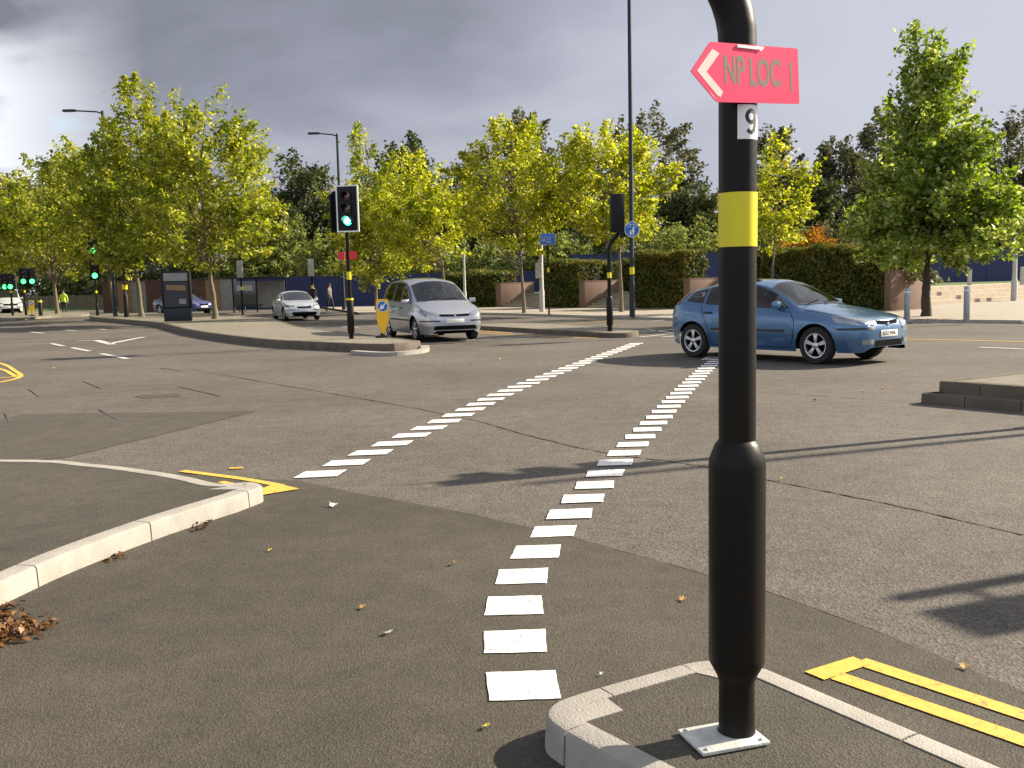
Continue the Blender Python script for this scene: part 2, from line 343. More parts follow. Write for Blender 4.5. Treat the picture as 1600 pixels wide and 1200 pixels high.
def offset(path, d):
    out = []
    for i, p in enumerate(path):
        t = (path[min(i + 1, len(path) - 1)] - path[max(i - 1, 0)]); t.z = 0; t.normalize()
        out.append(p + Vector((-t.y, t.x, 0)) * d)
    return out
def kerb_run(mb, path, width, z0, z1, side, stone=.9, gap=.010, bev=.018):
    """stones laid along a path (the road edge); width goes to `side` (+1 left, -1 right)"""
    acc = 0.; seg = [path[0]]; runs = []
    for a, b in zip(path, path[1:]):
        l = (b - a).length; 
        if l < 1e-6: continue
        t = 0.
        while acc + (l - t) >= stone:
            t += stone - acc; p = a.lerp(b, t / l); seg.append(p); runs.append(seg); seg = [p]; acc = 0.
        acc += l - t; seg.append(b)
    if len(seg) > 1 and acc > .03: runs.append(seg)
    for sg in runs:
        clean = [sg[0]]
        for p in sg[1:]:
            if (p - clean[-1]).length > 1e-4: clean.append(p)
        if len(clean) < 2: continue
        t0 = (clean[1] - clean[0]).normalized(); t1 = (clean[-1] - clean[-2]).normalized()
        clean[0] = clean[0] + t0 * gap / 2; clean[-1] = clean[-1] - t1 * gap / 2
        rings = [(0, z0), (bev * .35, z1 - bev), (bev * .9, z1 - bev * .2), (bev * 1.6, z1), (width, z1), (width, z0)]
        offs = [offset(clean, side * o) for o, z in rings]; n = len(rings); vs = []; fs = []
        for i in range(len(clean)):
            for k in range(n): p = offs[k][i]; vs.append((p.x, p.y, rings[k][1]))
        for i in range(len(clean) - 1):
            for k in range(n): fs.append((i * n + k, i * n + (k + 1) % n, (i + 1) * n + (k + 1) % n, (i + 1) * n + k))
        fs += [tuple(range(n)), tuple(range((len(clean) - 1) * n, len(clean) * n))]
        mb.add(vs, fs)
def ribbon(mb, path, width, z, jit=0., rnd=None):
    vs = []; fs = []; a = offset(path, width / 2); b = offset(path, -width / 2)
    for i in range(len(path)):
        j = (rnd.uniform(-jit, jit), rnd.uniform(-jit, jit)) if rnd else (0, 0)
        t = (path[min(i + 1, len(path) - 1)] - path[max(i - 1, 0)]).normalized(); q = Vector((-t.y, t.x, 0))
        p1, p2 = a[i] + q * j[0], b[i] + q * j[1]; vs += [(p1.x, p1.y, z), (p2.x, p2.y, z)]
    fs = [(2 * i, 2 * i + 1, 2 * i + 3, 2 * i + 2) for i in range(len(path) - 1)]; mb.add(vs, fs)

rng = random.Random(7)
structure(MB().sheet([(-900, -300), (900, -300), (900, 1500), (-900, 1500)], -.02).build('ground', 'earth'))
structure(MB().sheet([(-120, -20), (60, -20), (60, 66), (10, 70), (-40, 110), (-120, 110)], 0).build('road', 'road'))
# smoother, darker surfacing in front of the camera and a wedge of repair on the left
a = [at(*p) for p in ((-40, 600), (0, 640), (400, 645), (300, 668), (100, 712), (-200, 760))]
fine = [Vector((-9, 8.6, 0)), Vector((-4.5, 8.6, 0)), at(300, 742), at(470, 752), at(560, 772), at(740, 805), at(900, 842), at(1110, 900), at(1200, 925), at(1400, 998), at(1600, 1082), Vector((4.2, .2, 0)), Vector((5, -5, 0)), Vector((-9, -5, 0))]
structure(MB().sheet(fine, .004).build('road_surfacing', 'road_fine'))
structure(MB().sheet([at(-300, 668), at(0, 655), at(35, 648), at(130, 646), at(400, 643), at(300, 668), at(100, 716), at(-60, 730), at(-300, 730)], .004).build('road_repair', 'road_patch'))
structure(MB().sheet([at(210, 619), at(276, 615), at(284, 619), at(222, 623)], .004).build('road_repair', 'road_patch'))
# cracks and joints in the tarmac
cr = MB()
for pts in ([(300, 577), (430, 600), (560, 622), (720, 652), (840, 684), (950, 708), (1080, 726), (1200, 750), (1400, 790), (1600, 836)],):
    p = smooth_path([at(*q) for q in pts], 14); ribbon(cr, p, .024, .007, .010, rng)
for pts, wd in (([(560, 772), (740, 805), (900, 842), (1110, 900), (1200, 925), (1400, 998)], .012), ([(280, 604), (345, 619)], .05), ([(250, 575), (285, 580)], .06), ([(130, 596), (158, 607)], .05), ([(155, 640), (183, 655)], .05),
                ([(8, 646), (14, 660)], .04), ([(240, 565), (330, 560), (460, 556)], .03), ([(0, 622), (120, 616), (285, 606)], .03), ([(45, 608), (62, 620)], .04), ([(1180, 612), (1300, 620), (1440, 630)], .02), ([(1100, 572), (1040, 610), (1000, 640)], .012)):
    p = smooth_path([at(*q) for q in pts], 10); ribbon(cr, p, wd * .6, .008, wd * .2, rng)
structure(cr.build('road_crack', 'crack'))

# near island
zi = .12
near_edge = [Vector((2.75, -.5, 0)), Vector((.30, 2.66, 0)), Vector((.135, 2.875, 0))]
nose = [Vector((.085, 2.965, 0)), Vector((.085, 3.045, 0)), Vector((.125, 3.115, 0)), Vector((.20, 3.17, 0))]
front = [Vector((.27, 3.215, 0)), Vector((.59, 3.40, 0))]
rnd2 = [Vector((.66, 3.428, 0)), Vector((.74, 3.433, 0)), Vector((.83, 3.405, 0)), Vector((.90, 3.345, 0))]
right = [Vector((1.41, 2.56, 0)), Vector((3.85, -.6, 0))]
edge = near_edge + nose + front + rnd2 + right
top = MB(); ins = offset(edge, -.09); top.sheet([(p.x, p.y) for p in ins], zi - .004); structure(top.build('pavement', 'footway'))
kb = MB()
kerb_run(kb, lin(near_edge[0], near_edge[1], 6) + near_edge[2:], .10, -.03, zi, -1, stone=.62)
kerb_run(kb, [near_edge[2]] + smooth_path([near_edge[2]] + nose + [front[0]], 4), .10, -.03, zi, -1, stone=2)
kerb_run(kb, front, .10, -.03, zi, -1, stone=2)
kerb_run(kb, smooth_path([front[1]] + rnd2, 4), .10, -.03, zi, -1, stone=2)
kerb_run(kb, lin(rnd2[-1], right[0], 4) + lin(right[0], right[1], 6)[1:], .10, -.03, zi, -1, stone=.62)
# the solid corner blocks reach further in
kb.prism([(.185, 2.93), (.34, 3.02), (.29, 3.13), (.19, 3.10), (.155, 3.02)], -.02, zi - .001)
kb.prism([(.62, 3.32), (.76, 3.22), (.84, 3.29), (.76, 3.35), (.68, 3.35)], -.02, zi - .001)
structure(kb.build('kerb', 'kerb', smooth=35))

# left footway
lk = [Vector((-3.5, -1.5, 0)), Vector((-3.15, 1.2, 0)), Vector((-2.76, 3.4, 0)), at(0, 948), at(118, 893), at(260, 838), at(372, 801)]
lk2 = [Vector((-1.835, 6.62, 0)), Vector((-1.80, 6.74, 0)), Vector((-1.83, 6.84, 0)), Vector((-1.93, 6.92, 0))]
lk3 = [at(345, 754, .12), at(300, 744.5, .12), at(250, 736, .12), at(150, 724, .12), at(0, 717, .12), Vector((-8, 8.35, 0)), Vector((-16, 8.4, 0))]
ledge = smooth_path(lk, 5)[:-1] + smooth_path([lk[-1]] + lk2 + lk3, 5)
lins = offset(ledge, .11)
structure(MB().sheet([(p.x, p.y) for p in lins] + [(-16, -1.5)], .116).build('pavement', 'footway'))
kb = MB(); kerb_run(kb, ledge, .125, -.03, .12, 1, stone=.92)
kb.prism([(-1.90, 6.70), (-1.88, 6.80), (-1.96, 6.83), (-2.17, 6.68), (-1.98, 6.66)], -.02, .1190)
structure(kb.build('kerb', 'kerb', smooth=35))

# long island on the left
isl = [at(*p) for p in ((648, 547), (600, 551), (500, 547), (400, 540), (300, 525), (250, 512), (200, 506), (140, 500))]
back = [Vector((-23.5, 58, 0)), Vector((-17.5, 55, 0)), Vector((-12.0, 46.5, 0)), Vector((-9.6, 40, 0)), Vector((-7.2, 33, 0)), Vector((-4.0, 26.6, 0)), Vector((-2.5, 23.6, 0))]
nosep = at(655, 546)
ie = smooth_path([back[-1], nosep] + isl[1:] + back[:-1], 5, closed=True)
ii = offset(ie + [ie[0]], -.14)[:-1]
zl = .20
structure(MB().sheet([(p.x, p.y) for p in ii], zl - .005).build('traffic_island', 'island_top'))
kb = MB(); kerb_run(kb, ie + [ie[0]], .15, -.03, zl, -1, stone=.92)
structure(kb.build('kerb', 'kerb_shaded', smooth=35))
kb = MB(); kerb_run(kb, smooth_path([at(560, 553) , at(610, 555.5), at(652, 551), at(656, 545)], 5), .22, -.03, .085, -1, stone=.6)
structure(kb.build('kerb', 'kerb', smooth=35))
# far left splitter island
fl = smooth_path([at(0, 499), at(22, 501), at(80, 497), at(136, 494), at(128, 490.5), at(60, 489.5), at(0, 490)], 4, closed=True)
structure(MB().prism([(p.x, p.y) for p in fl], -.02, .14).build('traffic_island', 'island_top'))
# middle island
mi = smooth_path([at(735, 513.5), at(820, 519.5), at(920, 526), at(965, 528), at(995, 526), at(985, 521), at(900, 514), at(820, 510)], 4, closed=True)
structure(MB().sheet([(p.x, p.y) for p in offset(mi + [mi[0]], .14)[:-1]], .128).build('traffic_island', 'island_top'))
kb = MB(); kerb_run(kb, mi + [mi[0]], .15, -.03, .13, 1, stone=.92); structure(kb.build('kerb', 'kerb_shaded', smooth=35))
# right island with two courses of kerb
c0 = at(1433, 630); ea = Vector((.86, .51, 0)).normalized()
lo0 = [c0 + ea * 3.2, c0 + ea * .12, c0, c0 + D * .35, c0 + D * 6]
kb = MB(); kerb_run(kb, lo0[:2][::1] + [c0 + ea * .04 + D * .02] + [c0 + D * .08 - ea * .01] + lin(c0 + D * .35, c0 + D * 6, 6), .24, -.03, .125, 1, stone=.62); structure(kb.build('kerb', 'kerb_shaded', smooth=35))
u0 = c0 + ea * .17 + D * .15
up = [u0 + ea * 3.2, u0, u0 + D * 6]
kb = MB(); kerb_run(kb, lin(up[0], up[1], 4) + lin(up[1], up[2], 6)[1:], .15, -.02, .265, 1, stone=.92); structure(kb.build('kerb', 'kerb_shaded', smooth=35))
structure(MB().sheet([(p.x, p.y) for p in (u0 + (ea + D) * .1, u0 + D * 6 + ea * .1, u0 + D * 6 + ea * 3.2, u0 + ea * 3.2 + D * .1)], .26).build('traffic_island', 'island_top'))
# far footway in front of the hedges, terrace behind
HA = Vector((-2.3, 60, 0)); 
def row(s, n=0., z=0.): p = HA + D * s + N * n; return Vector((p.x, p.y, z))
fw = [at(560, 491), at(742, 491.5), at(900, 496), at(1057, 501), at(1200, 504), at(1392, 504), at(1600, 506), at(1800, 512)]
fwp = smooth_path(fw, 5)
back_line = [Vector((60, 34, 0)), row(8, -16), row(-30, -3)]
structure(MB().sheet([(p.x, p.y) for p in offset(fwp, -.0)] + [(p.x, p.y) for p in back_line], .10).build('pavement', 'paving'))
kb = MB(); kerb_run(kb, fwp, .15, -.03, .103, 1, stone=.92); structure(kb.build('kerb', 'kerb', smooth=35))
# raised lawn
structure(MB().prism([(p.x, p.y) for p in (row(-12, -2.65), row(25.4, -2.65), Vector((16.2, 42.9, 0)), Vector((33, 57.6, 0)), Vector((75, 90, 0)), Vector((75, 96, 0)), Vector((-6, 92, 0)))], -.01, .86).build('lawn', 'grass'))
# low hill the wood stands on
hill = MB(); hv = []; hf = []; nx, ny = 40, 12
for j in range(ny + 1):
    for i in range(nx + 1):
        x = -160 + 320 * i / nx; y = 84 + 200 * j / ny; hv.append((x, y, -.05 + 5.5 * (1 - math.exp(-(y - 84) / 45)) * (1 if x > -30 else max(.1, 1 - (-30 - x) / 60)) + .5 * math.sin(x * .13) * min(1, (y - 84) / 20)))
for j in range(ny):
    for i in range(nx): a0 = j * (nx + 1) + i; hf.append((a0, a0 + 1, a0 + nx + 2, a0 + nx + 1))
structure(hill.add(hv, hf).build('hillside', 'grass', smooth=60))

# ------------------------------------------------------------------ road markings
def quad_row(mb, c, across, along, z, rnd, jit=.006):
    vs = []
    for s, t in ((-1, -1), (1, -1), (1, 1), (-1, 1)):
        for k in range(1): vs.append(c + across * s / 2 + along * t / 2 + Vector((rnd.uniform(-jit, jit), rnd.uniform(-jit, jit), 0)))
    # ragged edges: split each side
    poly = []
    for i in range(4):
        p, q = vs[i], vs[(i + 1) % 4]
        for k in range(5): r = p.lerp(q, k / 5); poly.append((r.x + rnd.uniform(-.0025, .0025), r.y + rnd.uniform(-.0025, .0025)))
    mb.sheet(poly, z)
wp = MB()
# nearer line of square blocks: measured centres along a gentle curve
d1 = smooth_path([Vector((.015, 3.49, 0)), Vector((-.015, 3.97, 0)), Vector((-.01, 4.42, 0)), Vector((.07, 5.1, 0)), Vector((.275, 5.87, 0)), Vector((.80, 7.75, 0)), Vector((1.50, 10.12, 0)), Vector((2.32, 12.95, 0)), Vector((3.30, 16.2, 0)), Vector((4.2, 19.0, 0))], 20)
def spaced(path, first, step):
    out = []; acc = -first
    for p, q in zip(path, path[1:]):
        l = (q - p).length
        while acc <= 0 <= acc + l:
            out.append((p.lerp(q, -acc / l), (q - p).normalized())); acc -= step
        acc += l
    return out
for c, t in spaced(d1, .0, .455):
    quad_row(wp, c, Vector((1, .03, 0)) * (.265 if c.y < 6 else .29), (t * .55 + Vector((0, .45, 0))) * .26, .0085, rng)
d2 = [Vector((-1.58, 7.72, 0)), Vector((-.72, 10.75, 0)), Vector((.26, 14.5, 0)), Vector((3.05, 23.2, 0))]
d2 = smooth_path(d2, 20)
for c, t in spaced(d2, .0, .50):
    quad_row(wp, c, Vector((1, .10, 0)) * .34, (t * .6 + Vector((0, .4, 0))) * .27, .0085, rng)
structure(wp.build('road_marking', 'white_paint'))
wl = MB()
def bar(mb, p, q, wd, z=.0085): ribbon(mb, lin(p, q, 8), wd, z, wd * .06, rng)
for p, q in (((80, 537), (99, 541)), ((112, 543.5), (140, 549)), ((158, 553), (200, 561))): bar(wl, at(*p), at(*q), .14)
bar(wl, at(120, 533), at(150, 532), .18); bar(wl, at(150, 532), at(176, 538.5), .22); bar(wl, at(172, 537), at(224, 527), .2)
for p, q in (((148, 514), (166, 515)), ((103, 516), (118, 517)), ((48, 519), (68, 521)), ((65, 510), (75, 511))): bar(wl, at(*p), at(*q), .15)
for p, q in (((990, 521), (1062, 514)), ((1000, 527), (1040, 523)), ((1010, 515), (1058, 522)), ((960, 514), (1010, 518)), ((1035, 527), (1062, 525)), ((690, 534), (845, 525)), ((470, 512), (485, 513)), ((535, 511), (560, 512)), ((745, 531), (760, 530)), ((1530, 543), (1600, 546)), ((1020, 502), (1060, 499)), ((1100, 563), (1114, 556))): bar(wl, at(*p), at(*q), .14)
structure(wl.build('road_marking', 'white_worn'))
yl = MB()
ti, to = Vector((1.345, 3.645, 0)), Vector((1.205, 3.52, 0))
bar(yl, ti, ti + D * 5, .085); bar(yl, to + D * .01, to + D * 5, .085); 
yl.sheet([(1.10, 3.555), (1.335, 3.69), (1.375, 3.61), (1.15, 3.475)], .0095)
ly = smooth_path([at(285, 737), at(320, 741.5), at(380, 749.5), at(440, 760)], 6)
ribbon(yl, ly, .075, .0085); ribbon(yl, smooth_path([at(345, 754), at(392, 763), at(430, 766)], 6), .06, .0085)
yl.sheet([tuple(at(430, 757))[:2], tuple(at(468, 766))[:2], tuple(at(402, 777))[:2], tuple(at(396, 772))[:2]], .0125)
bar(yl, at(358, 733), at(380, 732), .06)
for o in (0, 1): 
    k = o * 9
    ribbon(yl, smooth_path([at(-60, 556 + k), at(0, 568 + k), at(22 - k * .4, 579 + k * .7), at(32 - k, 589), at(0, 598 - k * .8), at(-60, 606 - k)], 5), .09, .0085)
for pts in (((742, 520), (830, 525), (935, 529)), ((800, 511), (900, 505.5), (985, 498.5)), ((1390, 530), (1500, 532), (1610, 535)), ((745, 517), (800, 521))):
    ribbon(yl, smooth_path([at(*p) for p in pts], 6), .10, .0085)
structure(yl.build('road_marking', 'yellow_paint'))

# ------------------------------------------------------------------ street furniture
def band(parent, r, z0, z1, name='yellow_band'):
    return MB().lathe([(r, z0), (r, z1)], n=28, cap=False).build(name, 'yellow_band', parent, 40)

# --- signal heads
def signal_head(parent, loc, yaw, lit=True, border=True, far=False, three=True, board=True, name='signal_head'):
    """a head facing local -Y; returns the housing, whose children are its lenses, hoods and board"""
    rot = Matrix.Rotation(yaw, 3, 'Z')
    b = MB(); b.box((0, .11, 0), (.30 if board else .37, .20, .96 if board else 1.04), bev=.02)
    if not board: pass
    h = b.build(name, 'black_plastic', parent, 40); h.location = loc; h.rotation_euler = (0, 0, yaw)
    if board:
        bb = MB(); bb.box((0, .012, 0), (.52 if not far else .5, .02, 1.10), bev=.008); bb.build('backing_board', 'black_plastic', h, 40)
        if border:
            fr = MB()
            for s in (-1, 1): fr.box((s * .275, .006, 0), (.035, .03, 1.16)); fr.box((0, .006, s * .565), (.515, .03, .035))
            fr.build('board_border', 'white_plastic', h)
    for k, nm in enumerate(('red', 'amber', 'green')):
        z = .30 - .30 * k
        on = lit and nm == 'green'
        kr = 1.35 if far and on else 1.; ln = MB().lathe([(.112 * kr, -.004), (.108 * kr, -.02), (.075, -.032), (.03, -.038)], (0, 0, z), 'Y', 20)
        ln.build('lens', (('green_far' if far else 'green_on') if on else 'lens_off_' + nm), h, 40)
        if on and not far:
            MB().lathe([(.065, -.040), (.03, -.043)], (0, 0, z), 'Y', 16).build('lens', 'green_core', h, 40)
        vs = []; fs = []; n = 16
        for i in range(n + 1):
            t = R(-35) + R(250) * i / n
            for (r, y) in ((.112, 0.), (.112, -.20 if 2 < i < n - 2 else -.09), (.106, -.20 if 2 < i < n - 2 else -.09), (.106, 0.)): vs.append((r * math.cos(t), y, z + r * math.sin(t)))
        for i in range(n):
            for q in range(3): fs.append((i * 4 + q, i * 4 + q + 1, i * 4 + q + 5, i * 4 + q + 4))
        MB().add(vs, fs).build('hood', 'black_plastic', h, 40)
    return h

# --- the near signal post
PB = Vector((.669, 2.835, zi))
near = thing('traffic_signal', 'tall black cranked signal post rising from the nearest kerbed island in the foreground', 'traffic signal', PB)
p = MB(); p.box((-.048, -.030, .006), (.225, .165, .012), Matrix.Rotation(R(17), 3, 'Z'), .003)
p.build('base_plate', 'base_plate', near, 40)
for bx_, by_ in ((-1, -1), (-1, 1), (1, -1), (1, 1)):
    q = Matrix.Rotation(R(17), 3, 'Z') @ Vector((bx_ * .092, by_ * .066, .0118)) + Vector((-.048, -.030, 0)); MB().lathe([(.0065, 0), (.0065, .004), (.004, .006)], q, 'Z', 6).build('bolt', 'galv', near, 30)
p = MB(); p.lathe([(.062, .0), (.060, .008), (.0545, .02), (.054, .17), (.060, .19), (.0835, .235), (.0845, .26), (.0845, .84), (.083, .862), (.066, .905), (.058, .915), (.0545, .919)], n=40, cap=False)
p.build('sleeve', 'black_steel', near, 35)
arm = [(0, 0, .90), (0, 0, 1.4), (0, 0, 2.0)]
for i in range(1, 9):
    t = R(58) * i / 8; arm.append((-.34 * (1 - math.cos(t)), -.05 * (1 - math.cos(t)), 2.06 + .34 * math.sin(t)))
ex, ey, ez = arm[-1]; dx, dz = -math.sin(R(58)), math.cos(R(58))
arm.append((ex + dx * .25, ey, ez + dz * .25))
lx, ly_, lz = arm[-1]
for i in range(1, 9):
    t = R(58) * (1 - i / 8); pr = arm[-1]; arm.append((pr[0] - math.sin(t) * .05, ey, pr[2] + math.cos(t) * .05))
arm.append((arm[-1][0], ey, arm[-1][2] + 1.3))
MB().tube(arm, .0545, 32).build('pole', 'black_steel', near, 40)
yb = band(near, .0562, 1.490, 1.645)
signal_head(near, (arm[-1][0] + .24, ey, arm[-1][2] - .55), R(30), border=True)
# number label stuck round the post, figure in black
def wrap(mb, poly, r, a0):                                            # flat (x across, z) to the cylinder
    return lambda x, y, z: ((r + z) * math.sin(a0 + x / r), -(r + z) * math.cos(a0 + x / r), y)
nl = MB(); pts = [(-.034 + .085 * i / 12, 0) for i in range(13)]
vs = []; fs = []
a0 = R(17)
for i in range(13):
    x = -.030 + .076 * i / 12
    for z in (1.792, 1.888): t = a0 + x / .0555; vs.append((   .0558 * math.sin(t), -   .0558 * math.cos(t), z))
for i in range(12): fs.append((2 * i, 2 * i + 2, 2 * i + 3, 2 * i + 1))
lab = MB().add(vs, fs).build('number_label', 'white_sheet', near, 60)
def stroke(path, wd, r, zc, xc):
    vs, fs = [], []
    for i, p_ in enumerate(path):
        a_, b_ = path[max(i - 1, 0)], path[min(i + 1, len(path) - 1)]; tx, ty = b_[0] - a_[0], b_[1] - a_[1]; l_ = math.hypot(tx, ty)
        for s_ in (1, -1):
            x, y = p_[0] - ty / l_ * wd / 2 * s_, p_[1] + tx / l_ * wd / 2 * s_; t = a0 + (x + xc) / .0555; vs.append((r * math.sin(t), -r * math.cos(t), zc + y))
    for i in range(len(path) - 1): fs.append((2 * i, 2 * i + 1, 2 * i + 3, 2 * i + 2))
    return vs, fs
path9 = [(.0150 * math.cos(R(q)), .016 + .0160 * math.sin(R(q))) for q in range(0, 361, 15)]
tail9 = [(.0155, .018), (.0155, .004), (.0145, -.010), (.0105, -.022), (.002, -.0285), (-.007, -.027), (-.0130, -.0205)]
f9 = MB(); f9.add(*stroke(path9, .0110, .0562, 1.839, .012)); f9.add(*stroke(tail9, .0110, .0563, 1.839, .012))
f9.build('figure', 'plate_ink', lab)

# --- pink arrow sign tied on the post
sg = thing('arrow_sign', 'fluorescent pink arrow sign reading NP LOC 1 tied to the near signal post', 'sign', PB + Vector((.006, -.066, 1.966)))
sg.rotation_euler = (0, R(-3.4), R(31)); sg.scale = (1.26, 1, .93)
outline = [(-.162, .004), (-.105, .087), (-.100, .090), (.163, .086), (.166, .082), (.166, -.078), (.163, -.082), (-.088, -.082), (-.095, -.078)]
MB().prism(outline, -.003, 0., lambda x, y, z: (x, z, y)).build('sheet', 'fluoro_pink', sg)
chev = [(-.098, .070), (-.078, .058), (-.118, .004), (-.072, -.052), (-.080, -.068), (-.090, -.062), (-.145, .006)]
MB().prism(chev, -.0034, -.0030, lambda x, y, z: (x, z, y)).build('chevron', 'fluoro_chevron', sg)
lettering('NP', .112, 'fluoro_ink', sg, (-.037, -.0032, .008), (R(90), 0, 0), .44, .0028, .0001)
lettering('LOC', .112, 'fluoro_ink', sg, (.058, -.0032, .004), (R(90), 0, 0), .44, .0028, .0001)
MB().prism([(.132, .034), (.140, .044), (.144, .044), (.144, -.046), (.138, -.046), (.138, .032), (.134, .028)], -.0033, -.0030, lambda x, y, z: (x, z, y)).build('lettering', 'fluoro_ink', sg)
MB().box((.005, -.0045, .080), (.062, .004, .009), Matrix.Rotation(R(3), 3, 'Y'), .001).build('tie', 'white_sheet', sg)
MB().add([(.028, -.0065, .086), (.058, -.0065, .083), (.046, -.0065, .070)], [(0, 1, 2)]).build('tape', 'white_sheet', sg)
MB().add([(-.112, -.0055, -.052), (-.093, -.0055, -.080), (-.108, -.0055, -.060)], [(0, 1, 2)]).build('tape', 'white_sheet', sg)

def simple_post(root, h, r=.057, sleeve=.9, rs=.085, top=True, m='black_steel'):
    MB().lathe([(r, sleeve - .02), (r, h), (r * .6, h + .02)], n=16).build('pole', m, root, 40)
    if sleeve: MB().lathe([(.06, 0), (.06, .12), (rs, .18), (rs, sleeve - .06), (r, sleeve)], n=16, cap=False).build('sleeve', m, root, 40)

# --- signal on the left island
S1 = at(549, 529, zl)
s1 = thing('traffic_signal', 'traffic signal with green light in a white-edged board on the long left island', 'traffic signal', S1)
simple_post(s1, 2.35, .055, 1.02, .09)
MB().lathe([(.055, 2.3), (.055, 3.7)], n=14).build('pole', 'black_steel', s1, 40)
band(s1, .0575, 1.50, 1.70); band(s1, .093, .98, 1.03, 'sleeve_cap')
signal_head(s1, (.06, -.17, 3.27), R(-11), border=True)
signal_head(s1, (-.27, .10, 3.24), R(-118), lit=False, border=False)
r1 = tag(MB().box((0, 0, 0), (.205, .02, .20), bev=.004).build('warning_notice', 'red_sign'), 'small red notice on the left of the pole under the green signal', 'sign'); r1.location = S1 + Vector((-.16, -.06, 2.10)); r1.rotation_euler = (0, 0, R(-25))
r2 = tag(MB().box((0, 0, 0), (.19, .02, .20), bev=.004).build('warning_notice', 'red_sign'), 'small red notice on the right of the pole under the green signal', 'sign'); r2.location = S1 + Vector((.13, -.06, 2.11)); r2.rotation_euler = (0, 0, R(15))

# --- keep-left bollard
def keep_left(loc, rz, label):
    b = thing('keep_left_bollard', label, 'bollard', loc, rz)
    sh = [(-.155, .50), (-.155, .93), (-.145, .965), (-.12, .98), (.12, .98), (.145, .965), (.155, .93), (.155, .50), (.14, .40), (.05, .14), (.03, .10), (-.03, .10), (-.05, .14), (-.14, .40)]
    MB().prism(sh, -.075, .075, lambda x, y, z: (x, z, y)).build('shell', 'yellow_plastic', b, 30)
    MB().lathe([(.20, 0), (.20, .04), (.09, .06), (.05, .11)], n=20).build('foot', 'black_plastic', b, 40)
    d = MB().lathe([(.128, -.0765), (.128, -.082)], (0, 0, .80), 'Y', 28).build('disc', 'blue_sign', b, 30)
    MB().lathe([(.14, -.0755), (.14, -.079), ], (0, 0, .80), 'Y', 28).build('disc_rim', 'white_sheet', b, 30)
    ar = [(.085, .075), (.07, .09), (-.01, .01), (-.04, .05), (-.085, -.085), (.05, -.045), (.015, -.015)]
    MB().prism(ar, -.0865, -.083, lambda x, y, z: (x, z, y + .80)).build('arrow', 'white_sheet', d)
    return b
keep_left(at(599, 527, zl), R(14), 'yellow keep-left bollard with blue arrow disc on the nose of the long island')
keep_left(at(50, 494, .14), R(22), 'distant yellow keep-left bollard on the splitter island beside the far left van')

# --- cranked signal seen from behind
def cranked(loc, label, mirror=1):
    s = thing('traffic_signal', label, 'traffic signal', loc)
    MB().lathe([(.065, 0), (.065, .14), (.09, .2), (.09, .92), (.06, .98)], n=16, cap=False).build('sleeve', 'black_steel', s, 40)
    pts = [(0, 0, .9), (0, 0, 2.2), (.01, 0, 2.32), (.08, 0, 2.48), (.22, 0, 2.62), (.29, 0, 2.74), (.30, 0, 2.9), (.30, 0, 3.6)]
    MB().tube([(x * mirror, y, z) for x, y, z in pts], .057, 14).build('pole', 'black_steel', s, 40)
    band(s, .06, 1.48, 1.63)
    h = signal_head(s, (.2 * mirror, -.03, 3.23), R(180 + 12), border=False, board=False)
    return s
S2 = at(953, 518, .12)
cranked(S2, 'cranked black signal post seen from behind at the tip of the middle island')
cranked(at(1150, 517, .1), 'black signal seen from behind, mostly hidden by the near signal post', -1)

# signals beyond the right edge whose shadows cross the road
def plain_signal(loc, label, rz=0., group=None, h=3.9, far=False, lit=True, side=None, sleeve=.9):
    s = thing('traffic_signal', label, 'traffic signal', loc, rz, group)
    MB().lathe([(.057, 0), (.057, h), (.03, h + .02)], n=14).build('pole', 'black_steel', s, 40)
    if sleeve: MB().lathe([(.065, 0), (.085, .16), (.085, sleeve - .06), (.058, sleeve)], n=14, cap=False).build('sleeve', 'black_steel', s, 40)
    band(s, .06, 1.48, 1.63)
    signal_head(s, (0, -.12, h - .50), 0, lit, False, far)
    if side is not None: signal_head(s, (side[0], side[1], h - .5), side[2], lit, False, far)
    return s
c = Vector((-.49, 7.25, 0)); dirs = Vector((math.sin(SUN_AZ), math.cos(SUN_AZ), 0)); k = 1 / math.tan(SUN_EL)
plain_signal(Vector((c.x, c.y, 0)) + dirs * 4.2 * k, 'signal on the right island just outside the picture, casting the long road shadow', R(203), None, 4.2)
q = thing('traffic_signal', 'cranked signal beyond the lower right corner casting two short streaks of shadow', 'traffic signal', Vector((1.76, 4.38, 0)) + dirs * 4.0 * k)
pv = Vector((dirs.y, -dirs.x, 0))
MB().lathe([(.057, 0), (.057, 3.95), (.03, 4.0)], n=14).build('pole', 'black_steel', q, 40)
for z_ in (3.0, 3.75): MB().tube([Vector((0, 0, z_)), pv * .36 + Vector((0, 0, z_))], .025, 8).build('bracket', 'black_steel', q, 40)
signal_head(q, pv * .36 + Vector((0, 0, 3.38)), R(110), False, False, board=False)

# --- lamp columns
def lamp_post(loc, h, arms, label, m='slate_steel', r0=.10, r1=.055, group='street lamp columns', bandz=None):
    t = thing('lamp_post', label, 'street lamp', loc, 0, group)
    MB().lathe([(r0 * 1.25, 0), (r0 * 1.25, 1.3), (r0, 1.4), (r1, h)], n=16).build('column', m, t, 40)
    if bandz: band(t, bandz[2], bandz[0], bandz[1])
    for az_, ln in arms:
        dx, dy = math.cos(az_), math.sin(az_)
        MB().tube([(0, 0, h - .15), (dx * .3, dy * .3, h - .05), (dx * ln, dy * ln, h + .03)], .04, 10).build('arm', m, t, 40)
        q = MB(); q.prism([(0, -.08), (.2, -.15), (.62, -.15), (.72, -.08), (.72, .08), (.62, .15), (.2, .15), (0, .08)], -.05, .05, lambda x, y, z: (dx * (ln + x - .05) - dy * y, dy * (ln + x - .05) + dx * y, h + .04 + z))
        q.build('lantern', m, t, 30)
    return t
LP = at(988, 495, .1)
